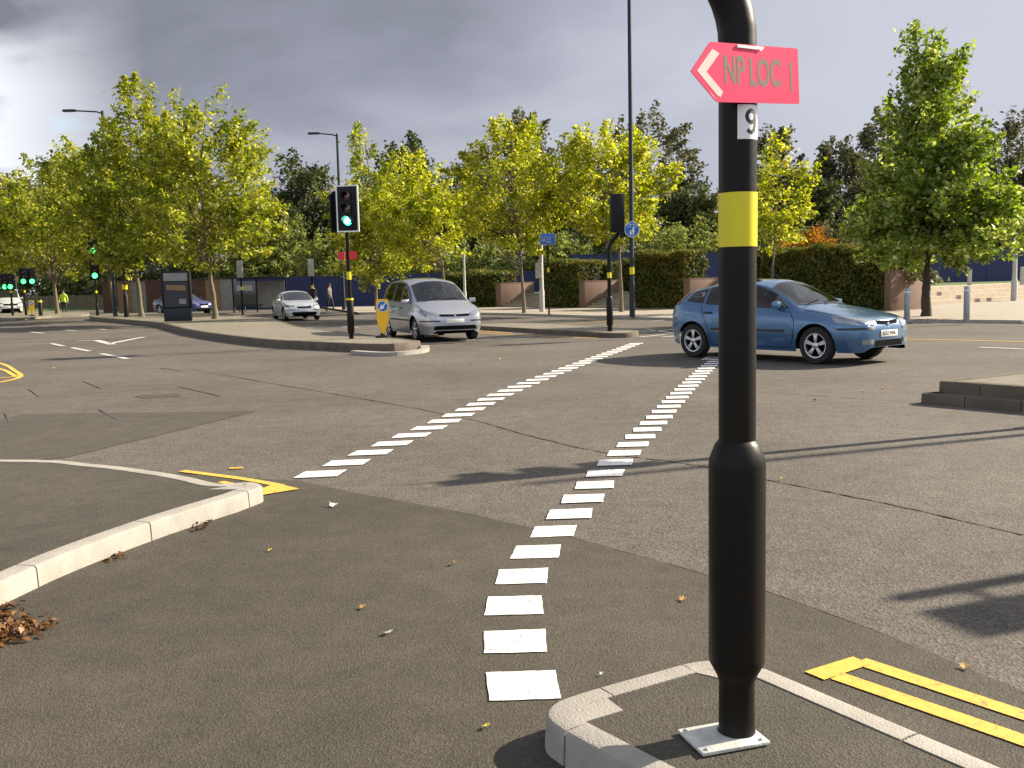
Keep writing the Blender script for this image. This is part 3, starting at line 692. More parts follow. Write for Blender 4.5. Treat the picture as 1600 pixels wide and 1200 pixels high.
lamp_post(LP, 14.5, [(R(180), 1.2)], 'tall dark lamp column rising out of the picture between hedge and road', 'slate_steel', .088, .072, None, (1.65, 1.93, .096))
def roundel(loc, rz, label):
    t = thing('shared_path_sign', label, 'sign', loc, rz)
    MB().lathe([(.29, -.006), (.29, .006)], (0, 0, 0), 'Y', 32).build('plate', 'blue_sign', t, 30)
    fr = MB().lathe([(.285, -.009), (.29, -.009), (.305, -.008), (.305, .0), (.285, .0)], (0, 0, 0), 'Y', 32, cap=False); fr.build('rim', 'white_sheet', t, 40)
    g = MB(); f = lambda x, y, z: (x, z, y)
    g.lathe([(.035, -.011), (.035, -.0065)], (.05, 0, .05), 'Y', 14)
    g.prism([(.02, .01), (.08, .01), (.095, -.10), (.075, -.10), (.07, -.22), (.03, -.22), (.025, -.10), (.005, -.10)], -.011, -.0065, f)
    g.lathe([(.03, -.011), (.03, -.0065)], (-.055, 0, -.06), 'Y', 14)
    g.prism([(-.085, -.09), (-.03, -.09), (-.015, -.17), (-.04, -.17), (-.045, -.235), (-.075, -.235), (-.08, -.17), (-.1, -.17)], -.011, -.0065, f)
    # bicycle above
    for xx in (-.12, .12): g.lathe([(.055, -.0065), (.055, -.011), (.070, -.011), (.070, -.0065)], (xx, 0, .15), 'Y', 18, cap=False)
    g.prism([(-.12, .145), (-.05, .21), (.06, .21), (.12, .145), (.05, .195), (-.04, .195)], -.013, -.0065, f)
    g.build('pictogram', 'white_sheet', t)
    return t
roundel(LP + Vector((.0, -.15, 3.38)), R(12), 'round blue shared path sign with white figures on the tall lamp column')
sb = tag(MB().box((0, 0, 0), (.40, .05, .40), bev=.01).build('small_sign', 'black_plastic'), 'dark back of a sign fixed to the left of the blue round sign', 'sign'); sb.location = LP + Vector((-.27, .02, 3.30)); sb.rotation_euler = (0, 0, R(-40))
def far_lamp(px, ptop, depth, arms, label):
    base = Vector(((px - 800) * depth / FPX, depth, 0)); u = math.tan(ROLL) * (px - 800)
    h = EYE + (600 - FPX * math.tan(PITCH) - u - ptop) * depth / FPX
    return lamp_post(base, h, arms, label, 'slate_steel', .10, .07)
far_lamp(185, 181, 53, [(R(180), 1.45)], 'grey lamp column standing among the largest left tree leaves')
far_lamp(541, 215, 60, [(R(180), 1.1)], 'grey lamp column behind the green signal on the left island')
far_lamp(33, 274, 82, [(R(180), .9)], 'far grey lamp column over the leftmost treetops')
lamp_post(Vector((.08, 7.16, 0)) + dirs * 9 * k, 9, [], 'lamp column outside the right edge casting a thin soft shadow', 'slate_steel', .075, .05)

# pale posts
def mast(px, ptop, pbot, label, r=.09, cam_box=False, z0=.1, m='galv'):
    b = at(px, pbot, z0); d = b.y; u = math.tan(ROLL) * (px - 800)
    h = EYE + (600 - FPX * math.tan(PITCH) - u - ptop) * d / FPX
    t = thing('camera_mast' if cam_box else 'steel_post', label, 'mast' if cam_box else 'post', b)
    MB().lathe([(r * 1.3, 0), (r * 1.3, 1.0 if h > 2 else .05), (r, 1.1 if h > 2 else .08), (r * .8, h - z0), (r * .5, h - z0 + .02)], n=14).build('column', m, t, 40)
    if cam_box:
        MB().lathe([(.0, .0), (.14, -.02), (.16, -.12), (.10, -.22), (.0, -.26)], (0, 0, (h - z0) * .55), 'Z', 14).build('camera_dome', 'black_plastic', t, 50)
        MB().box((-.14, -.1, 2.0), (.30, .22, .75), bev=.02).build('cabinet', 'galv', t, 40)
    return t
mast(847, 312, 487, 'pale camera mast with a dome behind the blue rectangular sign', .10, True)
mast(727, 398, 486, 'pale slim post left of the first hedge', .07)
mast(1584, 362, 470, 'thick grey post on the paving in front of the hoarding', .11, z0=.1)
# blue rectangular sign
bs = at(858, 492, .1)
t = thing('direction_sign', 'blue rectangular sign on a thin black post by the second hedge', 'sign', bs, R(8))
MB().lathe([(.04, 0), (.04, 3.62)], n=12).build('post', 'black_steel', t, 40)
band(t, .046, 1.85, 2.05)
pl = MB().box((-.01, -.055, 3.28), (.66, .02, .50), bev=.006).build('panel', 'blue_sign', t, 30)
fr = MB()
for s in (-1, 1): fr.box((-.01 + s * .325, -.0665, 3.28), (.018, .006, .49)); fr.box((-.01, -.0665, 3.28 + s * .237), (.63, .006, .018))
fr.box((-.01, -.0665, 3.36), (.60, .006, .018)); fr.box((-.19, -.0665, 3.24), (.14, .006, .10)); fr.box((.04, -.0665, 3.27), (.2, .006, .03)); fr.box((.02, -.0665, 3.16), (.22, .006, .05))
fr.build('sign_border', 'grey_steel', pl)

# bollards on the far footway, posts on the terrace
for px, pt, pb, lab in ((1417, 450, 502, 'grey square bollard in front of the brown wall end'), (1510, 447, 502, 'grey square bollard right of the big tree trunk')):
    b = at(px, pb, .1); u = math.tan(ROLL) * (px - 800); h = EYE + (600 - FPX * math.tan(PITCH) - u - pt) * b.y / FPX - .1
    o = tag(MB().box((0, 0, h / 2), (.13, .13, h), bev=.012).build('bollard', 'grey_steel', None, 40), lab, 'bollard'); o.location = b; o.rotation_euler = (0, 0, R(20))
    bn = MB(); bn.box((0, 0, h - .12), (.134, .134, .05)); bn.build('reflector', 'white_plastic', o)
for px, pt, lab in ((1515, 421, 'short pale post at the top of the stone steps'), (1597, 417, 'pale post at the right end of the terrace')):
    d = 50 if px < 1590 else 48; u = math.tan(ROLL) * (px - 800); X = (px - 800) * d / FPX; h = EYE + (600 - FPX * math.tan(PITCH) - u - pt) * d / FPX
    o = tag(MB().box((0, 0, (h - .86) / 2), (.17, .17, h - .86), bev=.015).build('bollard', 'galv', None, 40), lab, 'bollard'); o.location = (X, d, .86)

# --- advertising pillar
ap = at(279, 502.5, zl)
t = thing('information_pillar', 'dark free-standing advertising pillar on the long island', 'pillar', ap, R(8))
MB().box((0, 0, .30), (1.12, .30, .56), bev=.02).build('plinth', 'slate_steel', t, 40)
MB().box((0, 0, 1.36), (1.20, .32, 1.60), bev=.03).build('casing', 'black_plastic', t, 40)
MB().box((0, -.163, 1.90), (.98, .012, .34)).build('header_panel', 'panel_grey', t)
pc = MB().box((0, -.163, 1.16), (.98, .012, 1.05)).build('poster', 'trim', t)
MB().prism([(-.38, 1.36), (.40, 1.31), (.40, 1.53), (-.38, 1.57)], -.176, -.171, lambda x, y, z: (x, z, y)).build('poster_band', 'panel_tan', pc)
MB().box((.25, -.173, .86), (.3, .006, .22)).build('poster_picture', 'panel_grey', pc)

# --- shelter
sh_o = Vector((-16.3, 62.5, 0))
t = thing('bus_shelter', 'bus shelter with grey end panel behind the white car', 'bus shelter', sh_o, R(8))
MB().box((0, .2, 2.25), (3.6, 1.5, .12), bev=.03).build('roof', 'slate_steel', t, 40)
for x in (-1.7, -.2, 1.7): MB().box((x, .85, 1.1), (.09, .09, 2.2)).build('post', 'slate_steel', t)
MB().box((.75, .80, 1.15), (1.75, .06, 1.75), bev=.01).build('end_panel', 'panel_grey', t)
MB().box((-.95, .86, 1.2), (1.4, .03, 1.7)).build('glazing', 'car_glass', t)
MB().box((-.95, .83, 1.6), (1.0, .02, .35)).build('timetable', 'white_plastic', t)
MB().box((-.6, .55, .5), (1.5, .3, .06), bev=.01).build('bench', 'slate_steel', t)

# --- fences, walls behind on the left
def board_fence(p0, p1, z0, h, bay, m, label, name, mats=None, cat='fence', post='trim'):
    t = thing(name, label, cat, p0); v = p1 - p0; v.z = 0; ln = v.length; t.rotation_euler = (0, 0, math.atan2(v.y, v.x)); n = max(1, round(ln / bay)); b = ln / n
    rr = random.Random(int(ln * 10))
    for i in range(n):
        k = (mats[i % len(mats)] if mats else m)
        MB().box((b * (i + .5), rr.uniform(-.01, .01), z0 + h / 2), (b - .02, .05, h)).build('panel', k, t)
    ps = MB()
    for i in range(n + 1): ps.box((b * i, .08, z0 + h / 2 + .02), (.09, .1, h + .04))
    ps.build('fence_posts', post, t)
    MB().box((ln / 2, -.03, z0 + h - .05), (ln, .03, .09)).build('rail', m, t)
    return t
board_fence(Vector((-28, 74, 0)), Vector((4, 67.5, 0)), 0, 2.35, 2.4, 'navy_board', 'long navy blue hoarding behind the parked row and left of the hedges', 'hoarding')
board_fence(Vector((4, 64, 0)), Vector((62, 74, 0)), .86, 2.45, 2.4, 'navy_board', 'navy blue hoarding across the lawn behind the hedges and big tree', 'hoarding')
board_fence(Vector((-30.5, 72.3, 0)), Vector((-20.0, 70.4, 0)), 0, 2.35, 1.25, 'panel_rust', 'patchwork tan and rust boarding behind the advertising pillar', 'boarded_fence', ['panel_rust', 'panel_tan', 'panel_grey', 'panel_rust', 'panel_rust', 'panel_tan'])
board_fence(Vector((-56, 92, 0)), Vector((-32, 84, 0)), 0, 1.3, 2.5, 'wall_dark', 'low tan wall beneath the far left trees', 'garden_wall', None, 'wall', 'wall_dark')

# --- hedges, wall ends and steps along the terrace
def ray_s(px):
    """distance along the hedge line at a picture column"""
    lo_, hi_ = -40., 60.
    def col_of(s):
        p = row(s); cp, sp_ = math.cos(PITCH), math.sin(PITCH); z = -EYE; y = p.y * cp - z * sp_; zz = p.y * sp_ + z * cp
        u, v = FPX * p.x / y, FPX * zz / y; return 800 + math.cos(ROLL) * u - math.sin(ROLL) * v
    for _ in range(50):
        m_ = (lo_ + hi_) / 2
        if col_of(m_) < px: lo_ = m_
        else: hi_ = m_
    return lo_
def leaf_quads(c, size, rs, up=.3, aspect=.75):
    """c (n,3) centres -> kite-shaped leaves with random facing"""
    n = len(c); nrm = rs.normal(size=(n, 3)); nrm[:, 2] = np.abs(nrm[:, 2]) + up; nrm /= np.linalg.norm(nrm, axis=1)[:, None]
    a = rs.normal(size=(n, 3)); a -= nrm * (a * nrm).sum(1)[:, None]; a /= np.linalg.norm(a, axis=1)[:, None]; b = np.cross(nrm, a)
    s = size * rs.uniform(.6, 1.3, size=(n, 1)); a = a * s * .62; b = b * s * aspect * .5
    fold = nrm * s * .12
    return np.stack([c - a, c - b * 1. + a * .1 + fold, c + a, c + b * 1. + a * .1 + fold], 1).reshape(-1, 3)
def leaf_mesh(name, verts, m, parent):
    n = len(verts) // 4; me = bpy.data.meshes.new(name); me.vertices.add(n * 4); me.vertices.foreach_set('co', verts.astype(np.float32).ravel())
    me.loops.add(n * 4); me.loops.foreach_set('vertex_index', np.arange(n * 4, dtype=np.int32)); me.polygons.add(n)
    me.polygons.foreach_set('loop_start', np.arange(0, n * 4, 4, dtype=np.int32)); me.update(calc_edges=True); me.materials.append(M[m])
    o = bpy.data.objects.new(name, me); col.objects.link(o); o.parent = parent; return o
def hedge(s0, s1, h, depth, label, n=5200, z0=.1, m='leaf_hedge', set_back=.15):
    t = thing('hedge', label, 'hedge', row(s0, -set_back, z0), math.atan2(D.y, D.x)); ln = s1 - s0
    rs = np.random.RandomState(int(abs(s0) * 37) + 5)
    core = MB(); core.box((ln / 2, depth / 2, h / 2 - .05), (ln - .2, depth - .2, h - .2)); core.build('core_block', 'hedge_core', t)  # solid near-black block filling the hedge behind its leaves
    k = rs.uniform(size=n); p = rs.uniform(size=(n, 3)) * np.array([ln, depth, h])
    f = k < .55; p[f, 1] = rs.normal(0, .05, f.sum()); g = (k >= .55) & (k < .85); p[g, 2] = h + rs.normal(0, .06, g.sum())
    e0 = (k >= .85) & (k < .93); p[e0, 0] = rs.normal(0, .05, e0.sum()); e1 = k >= .93; p[e1, 0] = ln + rs.normal(0, .05, e1.sum())
    p[:, 2] += .09 * np.sin(p[:, 0] * 1.7 + s0) + .05 * np.sin(p[:, 0] * 5.1); p[:, 1] += .06 * np.sin(p[:, 0] * 2.3 + p[:, 2] * 3)
    p[:, 2] = np.clip(p[:, 2], .02, None)
    leaf_mesh('foliage', leaf_quads(p, .13, rs, .1), m, t); return t
def terrace_bay(px_cheek, px_face, px_end, label_w, label_s, steps=True, wall_h=1.42, back=2.6):
    sa, sb_, se = ray_s(px_cheek), ray_s(px_face), ray_s(px_end)
    o = row(sa, 0, .1); rz = math.atan2(D.y, D.x)
    w_ = thing('terrace_wall', label_w, 'wall', o, rz); th = sb_ - sa
    MB().box((th / 2, back / 2, wall_h / 2), (th, back, wall_h), bev=.015).build('wall', 'brown_render', w_, 40)
    MB().box((th / 2, back / 2, wall_h + .02), (th + .03, back + .03, .04), bev=.008).build('coping', 'brown_render', w_, 40)
    if steps:
        st = thing('stone_steps', label_s, 'steps', row(sb_ + .004, 0, .1), rz); ln = se - sb_ - .01; q = MB(); n = 6
        for i in range(n): q.box((ln / 2, .1 + i * .36 + (back - .1 - i * .36) / 2, (i + .5) * .127), (ln, back - .1 - i * .36, .127 - .001), bev=.01)
        q.build('treads', 'step_stone', st, 40)
        nz = MB()
        for i in range(n): nz.box((ln / 2, .1 + i * .36 + .03, (i + 1) * .127 + .003), (ln - .02, .06, .006))
        nz.build('nosing', 'galv', st)
hedge(ray_s(690), ray_s(774), 2.1, 1.7, 'clipped hedge block behind the silver people carrier', 5500)
terrace_bay(775, 783, 846, 'brown wall end with steps at the small golden tree', 'flight of stone steps behind the small golden tree trunk')
hedge(ray_s(847), ray_s(903), 2.5, 1.7, 'clipped hedge block behind the blue rectangular sign', 6000)
terrace_bay(905, 914, 986, 'brown wall end beside the back-turned cranked signal', 'flight of stone steps behind the tall lamp column')
hedge(ray_s(988), ray_s(1066), 2.7, 1.7, 'clipped hedge block between the lamp column and the blue car', 7500)
terrace_bay(1068, 1078, 1186, 'brown wall end behind the tail of the blue car', 'flight of stone steps hidden behind the near signal post')
hedge(ray_s(1187), ray_s(1379), 2.55, 1.7, 'longest clipped hedge block above the blue car bonnet', 15000)
terrace_bay(1381, 1391, 1440, 'brown wall end beside the big tree trunk', '', False, 1.55, 2.4)
hedge(ray_s(772), ray_s(868), 1.75, 1.5, 'upper hedge across the terrace behind the first flight of steps', 4200, .86, set_back=4.2)
hedge(ray_s(885), ray_s(962), 1.75, 1.5, 'upper hedge across the terrace behind the second wall end', 4200, .86, set_back=4.2)
hedge(ray_s(1064), ray_s(1205), 1.9, 1.5, 'upper hedge across the terrace behind the near signal post', 6000, .86, set_back=4.2)
# variegated bush over the last wall end
# low stone steps along the lawn to the right
t = thing('terrace_steps', 'four pale stone terrace steps below the lawn right of the big tree', 'steps', (0, 0, 0))
sA, sB = Vector((16.3, 41.0, 0)), Vector((34, 56.4, 0)); av = (sB - sA).normalized(); nv = Vector((-av.y, av.x, 0))
for i in range(4):
    q = MB(); f = i * .42; a0_, b0_ = sA + nv * f, sB + nv * f
    q.prism([(p_.x, p_.y) for p_ in (a0_, b0_, b0_ + nv * (3 - f), a0_ + nv * (3 - f))], .09 + i * .19, .09 + (i + 1) * .19 + (.0 if i < 3 else .03)); q.build('tread', 'sandstone', t)

# ------------------------------------------------------------------ trees
def tree(name, label, base, spec, n_cl, n_leaf, leaf, m, bark='bark', trunk_r=.14, seed=1, group=None, lean=(0, 0), cl=.55, cat='tree', fork=.45, inner=.25, off=None, squash=.8, first=.85):
    """spec: [(z, radius)] profile of the crown; clusters of leaves hang on limbs grown from the trunk"""
    rs = np.random.RandomState(seed); rr = random.Random(seed)
    t = thing(name, label, cat, base, 0, group)
    zs = np.array([s[0] for s in spec]); rad = np.array([s[1] for s in spec]); offx = np.array([(s[2] if len(s) > 2 else 0.) for s in spec])
    z0, z1 = zs[0], zs[-1]
    top = Vector((lean[0] + offx[-1] * .8, lean[1], z1 - .06 * (z1 - z0)))
    tr = [Vector((0, 0, -.1)), Vector((lean[0] * .12, lean[1] * .1, z0 * .5)), Vector((lean[0] * .3, lean[1] * .3, z0)), Vector((lean[0] * .6 + offx[len(offx) // 2] * .5, lean[1] * .6, (z0 + z1) * .5)), top]
    tp = []
    def tpt(u):
        x = u * (len(tr) - 1); i = min(int(x), len(tr) - 2); return tr[i].lerp(tr[i + 1], x - i)
    b = MB(); us = [i / 14 for i in range(15)]
    b.tube([tpt(u) + Vector((rr.uniform(-.02, .02), rr.uniform(-.02, .02), 0)) for u in us], [trunk_r * (1.25 if u == 0 else 1 - .9 * u) for u in us], 9)
    # cluster centres, more of them where the crown is wide
    wgt = rad ** 2 + .03; zz = np.linspace(z0, z1, 200); rw = np.interp(zz, zs, rad); pw = rw ** 1.6 + .02; pw /= pw.sum()
    cz = rs.choice(zz, n_cl, p=pw) + rs.uniform(-.1, .1, n_cl); cr = np.interp(cz, zs, rad)
    th = rs.uniform(0, 2 * math.pi, n_cl); rr_ = cr * np.sqrt(rs.uniform(inner, 1.12, n_cl)) * (1 + rs.normal(0, .10, n_cl))
    cx = np.cos(th) * rr_ + np.interp(cz, zs, offx) + lean[0] * (cz / z1); cy = np.sin(th) * rr_ * .95 + lean[1] * (cz / z1)
    cen = np.stack([cx, cy, cz], 1)
    for i in range(n_cl):
        c_ = Vector(cen[i]); hd = math.hypot(c_.x - lean[0] * c_.z / z1, c_.y)
        zb = max(z0 * first, c_.z - hd * rr.uniform(.5, 1.0) - .2); u = 0.
        for k_ in range(40):
            if tpt(k_ / 40).z >= zb: u = k_ / 40; break
        else: u = .97
        s_ = tpt(u); mid = s_.lerp(c_, .5) + Vector((rr.uniform(-.15, .15), rr.uniform(-.15, .15), rr.uniform(0, .25)))
        r0 = trunk_r * (1 - .9 * u) * fork * rr.uniform(.4, .8)
        b.tube([s_, mid, c_, c_ + (c_ - mid) * .35], [r0, r0 * .6, r0 * .3, r0 * .12], 5, False)
    b.build('trunk', bark, t, 60)
    # leaves: sprays that taper along each twig's own direction, bent a little by the wind
    k_ = rs.choice(n_cl, n_leaf); dr = np.stack([cx - np.interp(cz, zs, offx), cy, .55 * (cz - (z0 + z1) * .42)], 1); dr /= np.linalg.norm(dr, axis=1)[:, None] + .01
    dr += np.array([.30, 0, .35]) + rs.normal(0, .25, dr.shape); dr /= np.linalg.norm(dr, axis=1)[:, None]
    sz = cl * rs.uniform(.6, 1.35, n_cl)[k_]; u_ = rs.beta(1.3, 1.5, n_leaf) * 2.6 - 1.3
    g = rs.normal(size=(n_leaf, 3)) * np.array([1, 1, squash]) * (sz * np.clip(.72 - .36 * u_, .12, 1.))[:, None] * .62
    p_ = cen[k_] + g + dr[k_] * (u_ * sz * 1.15)[:, None]
    # a few loose sprays beyond the outline
    p_[:, 2] = np.maximum(p_[:, 2], z0 - .6 if z0 > 1 else .1)
    leaf_mesh('crown', leaf_quads(p_, leaf, rs), m, t)
    return t
def X(px, d): return (px - 800) * d / FPX
def Z(px, py, d): return EYE + (600 - FPX * math.tan(PITCH) - math.tan(ROLL) * (px - 800) - py) * d / FPX

# the large tree on the right
tree('plane_tree', 'tall conical plane tree with dark trunk at the right edge', (at(1447, 494, .1)), [(1.7, .7, .1), (2.1, 2.1, .15), (2.7, 2.45, .25), (3.5, 2.45, .3), (4.4, 2.15, .2), (5.2, 1.65, .1), (6.2, 1.3, .1), (7.4, 1.15, .1), (8.4, .85, -.05), (9.2, .45, -.45), (9.95, .10, -.75)], 320, 30000, .16, 'leaf_plane_green', 'bark_dark', .17, 11, None, (0, 0), .36, inner=.02, first=1.45)
# row on the left island
G = 'plane trees on and beyond the long left island'
tree('plane_tree', 'plane tree with leaning pale trunk nearest the advertising pillar', at(337, 498, zl), [(2.4, 1.2, -.3), (3.3, 2.9, -.2), (4.8, 3.1, .0), (6.5, 2.9, .0), (8.0, 2.4, .2), (9.4, 1.5, .5), (10.3, .5, .9)], 150, 22425, 0.166, 'leaf_plane', 'bark', .15, 21, G, (-.6, 0), .46)
tree('plane_tree', 'tallest plane tree on the left with its peak against grey cloud', Vector((X(226, 51), 51, .1)), [(2.8, 1.4), (3.8, 2.6, .6), (5.5, 3.5, .5), (7.6, 3.2, .7), (9.4, 2.1, .9), (11.0, 1.1, .9), (12.3, .3, .8)], 190, 27300, 0.181, 'leaf_plane', 'bark', .16, 22, G, (-.7, 0), .5)
tree('plane_tree', 'thin-trunked plane tree just left of the tallest left tree', Vector((X(186, 58), 58, .1)), [(2.8, 1.4), (4.2, 3.4), (6.2, 3.7), (8.2, 3.0), (9.7, 1.6), (10.6, .4)], 120, 16575, 0.187, 'leaf_plane', 'bark', .14, 23, G, (-1.2, 0), .55)
tree('plane_tree', 'rounded plane tree above the distant green signals', Vector((X(95, 66), 66, .1)), [(2.6, 1.6), (4.2, 4.0), (6.5, 4.3), (8.6, 3.2), (10.4, 1.2)], 120, 16575, 0.202, 'leaf_plane', 'bark', .16, 24, G, (-.4, 0), .6)
tree('plane_tree', 'plane tree above the van at the left edge', Vector((X(20, 74), 74, .1)), [(2.6, 1.6), (4.5, 4.0), (7.0, 4.4), (9.2, 3.2), (10.6, 1.0)], 120, 15600, 0.217, 'leaf_gold', 'bark', .16, 25, G, (0, 0), .6)
tree('plane_tree', 'plane tree cut off by the left picture edge', Vector((X(-60, 72), 72, .1)), [(2.6, 1.6), (4.5, 4.2), (7.0, 4.6), (9.2, 3.4), (10.8, 1.0)], 100, 12675, 0.217, 'leaf_plane', 'bark', .16, 26, G, (0, 0), .6)
# row along the far road
G = 'golden plane trees along the far footway'
tree('plane_tree', 'slim yellowing plane tree behind the green signal, tallest of its row', Vector((X(592, 58), 58, .1)), [(1.6, .9), (2.8, 2.3), (4.8, 2.7), (7.0, 2.3), (9.0, 1.3, -.2), (10.6, .5, -.4), (11.4, .15, -.5)], 115, 15600, 0.174, 'leaf_plane', 'bark', .12, 31, G, (0, 0), .5)
tree('plane_tree', 'low spreading golden tree above the silver people carrier', Vector((X(698, 54), 54, .1)), [(2.6, .8, -.3), (3.6, 2.0, -1.0), (5.2, 2.4, -1.4), (7.0, 2.0, -1.5), (8.4, 1.0, -1.6)], 95, 12675, 0.159, 'leaf_gold', 'bark', .10, 32, G, (-.2, 0), .46)
tree('plane_tree', 'golden plane tree with a slender trunk before the first steps', at(819, 489, .1), [(2.2, .35, .1), (2.9, .8, 0), (3.5, 1.9, -.4), (4.7, 2.4, -.5), (6.3, 2.35, -.5), (7.7, 1.7, -.4), (8.8, .8, -.2), (9.4, .2, -.1)], 115, 14625, 0.144, 'leaf_gold', 'bark', .10, 33, G, (-.35, 0), .4)
tree('plane_tree', 'golden plane tree standing behind the tall lamp column', Vector((X(973, 44), 44, .1)), [(2.9, .5, .3), (3.7, 1.7, -.1), (4.9, 2.7, -.4), (6.2, 2.65, -.5), (7.4, 1.9, -.4), (8.3, .8, -.3)], 110, 14625, 0.144, 'leaf_gold', 'bark', .10, 34, G, (-.2, 0), .4)
tree('plane_tree', 'sparse young golden tree just right of the near signal post', Vector((X(1208, 41), 41, .1)), [(2.6, .5, .2), (3.6, 1.1, .2), (5.0, 1.25, .2), (6.3, .8, .1), (7.2, .2, .1)], 48, 3705, 0.138, 'leaf_gold', 'bark', .07, 35, G, (.15, 0), .34)

# the wood behind: each tree its own
G = 'dark trees of the wood behind the hoarding'
wood = [(300, 262, 60, 104, 'leaf_dark', 'dark tree behind the leaning left plane tree'), (485, 243, 58, 96, 'leaf_dark', 'round dark tree between the left plane trees and the green signal'), (425, 318, 46, 92, 'leaf_dark', 'lower dark tree left of the round dark tree'),
        (640, 210, 52, 104, 'leaf_dark', 'dark treetop rising above the low golden tree'), (575, 300, 55, 98, 'leaf_dark', 'dark tree hidden behind the slim yellowing tree'), (745, 262, 52, 100, 'leaf_brown', 'brownish tree between two golden crowns'),
        (828, 186, 52, 108, 'leaf_brown', 'brown treetop peeping over the slender golden tree'), (905, 268, 60, 100, 'leaf_dark', 'dark tree behind the gap of the golden trees'), (1015, 184, 78, 104, 'leaf_brown', 'wide airy brown tree right of the lamp column'),
        (1090, 298, 46, 92, 'leaf_dark', 'dark rounded tree left of the near post'), (1205, 208, 52, 104, 'leaf_brown', 'brown tree right of the near post behind the young tree'), (1262, 275, 45, 96, 'leaf_dark', 'dark tree above the rust coloured shrub'),
        (1312, 228, 48, 102, 'leaf_brown', 'open-branched dark tree left of the conical tree'), (1378, 172, 50, 108, 'leaf_brown', 'tall brown tree partly behind the conical tree'), (1568, 188, 58, 104, 'leaf_brown', 'brown tree at the right edge behind the conical tree'),
        (1480, 260, 60, 98, 'leaf_dark', 'dark tree wholly behind the conical tree'), (1660, 230, 60, 98, 'leaf_dark', 'dark tree beyond the right edge'), (140, 285, 70, 112, 'leaf_dark', 'dark tree far behind the leftmost plane trees'), (20, 300, 70, 112, 'leaf_dark', 'dark tree farthest to the left')]
for i, (px, pt, hw, d, m_, lab) in enumerate(wood):
    zt = Z(px, pt, d); r_ = hw * d / FPX; z0 = 2.0; sparse = px in (1015, 1312, 1378, 1205, 828)
    sp_ = [(z0, r_ * .55), (z0 + (zt - z0) * .25, r_ * .85), (z0 + (zt - z0) * .55, r_ * 1.05), (z0 + (zt - z0) * .8, r_ * .8), (zt - .4, r_ * .25)]
    tree('dark_tree', lab, Vector((X(px, d), d, .3)), sp_, 120 if not sparse else 140, 11000, .37, m_, 'bark_dark', .3, 50 + i, G, (0, 0), .85 if not sparse else .78, inner=.2 if not sparse else .3)
G = 'light green scrub bushes on the bank'
scrub = [(395, 372, 36, 84, 'leaf_scrub', 'bush at the left end of the bank'), (460, 345, 46, 86, 'leaf_scrub', 'pale bush below the round dark tree'), (520, 372, 40, 82, 'leaf_scrub', 'bush on the bank behind the green signal pole'), (655, 370, 60, 84, 'leaf_scrub', 'bush on the bank behind the people carrier'),
         (755, 372, 50, 82, 'leaf_scrub', 'bush behind the first hedge'), (872, 372, 44, 80, 'leaf_scrub', 'bush behind the blue rectangular sign'), (928, 362, 40, 84, 'leaf_dark', 'dark green bush behind the cranked signal'), (1000, 338, 60, 86, 'leaf_scrub', 'large pale bush right of the lamp column'),
         (1075, 352, 56, 82, 'leaf_scrub', 'pale bush left of the near post'), (1150, 350, 50, 84, 'leaf_scrub', 'bush behind the near post'), (1222, 340, 42, 82, 'leaf_scrub', 'pale bush right of the near post'), (1262, 366, 34, 76, 'leaf_rust', 'rust orange shrub above the long hedge'),
         (1310, 350, 44, 80, 'leaf_brown', 'brownish bush right of the rust orange shrub'), (1360, 330, 50, 84, 'leaf_scrub', 'bush left of the big conical tree trunk'), (1600, 330, 60, 84, 'leaf_dark', 'dark bush above the hoarding at the right edge'), (1500, 345, 60, 84, 'leaf_dark', 'dark bush above the hoarding behind the big tree'),
         (40, 405, 70, 96, 'leaf_dark', 'dark bush behind the far van'), (150, 400, 60, 94, 'leaf_dark', 'dark bush behind the low tan wall'), (240, 398, 60, 92, 'leaf_dark', 'dark bush above the patchwork boarding'), (330, 400, 50, 92, 'leaf_dark', 'dark bush above the shelter')]
for i, (px, pt, hw, d, m_, lab) in enumerate(scrub):
    zt = Z(px, pt, d); r_ = hw * 1.3 * d / FPX
    tree('bush', lab, Vector((X(px, d), d, .1)), [(.5, r_ * .8), (zt * .35, r_), (zt * .65, r_ * .85), (zt * .9, r_ * .45), (zt, r_ * .1)], 100, 8000, .26, m_, 'bark_dark', .12, 90 + i, G, (0, 0), .6, 'bush', inner=.2)
p0 = row(ray_s(1391) + .5, -1.5, 1.3)
tree('bush', 'variegated shrub spilling over the last brown wall end', p0 - Vector((0, 0, 1.2)), [(1.2, .5), (1.7, .95), (2.2, 1.0), (2.6, .6), (2.9, .2)], 26, 1100, .16, 'leaf_variegated', 'bark_dark', .05, 140, None, (0, 0), .26, 'bush')

# ------------------------------------------------------------------ cars
def pchip(pts):
    xs = [p[0] for p in pts]; ys = [p[1] for p in pts]
    if xs[0] > xs[-1]: xs.reverse(); ys.reverse()
    n = len(xs); h = [xs[i + 1] - xs[i] for i in range(n - 1)]; d = [(ys[i + 1] - ys[i]) / h[i] for i in range(n - 1)]
    m = [d[0]] + [0 if d[i - 1] * d[i] <= 0 else 2 * d[i - 1] * d[i] / (d[i - 1] + d[i]) for i in range(1, n - 1)] + [d[-1]]
    def f(x):
        if x <= xs[0]: return ys[0]
        if x >= xs[-1]: return ys[-1]
        i = max(j for j in range(n) if xs[j] <= x); i = min(i, n - 2); t = (x - xs[i]) / h[i]
        return (2 * t ** 3 - 3 * t * t + 1) * ys[i] + (t ** 3 - 2 * t * t + t) * h[i] * m[i] + (-2 * t ** 3 + 3 * t * t) * ys[i + 1] + (t ** 3 - t * t) * h[i] * m[i + 1]
    return f
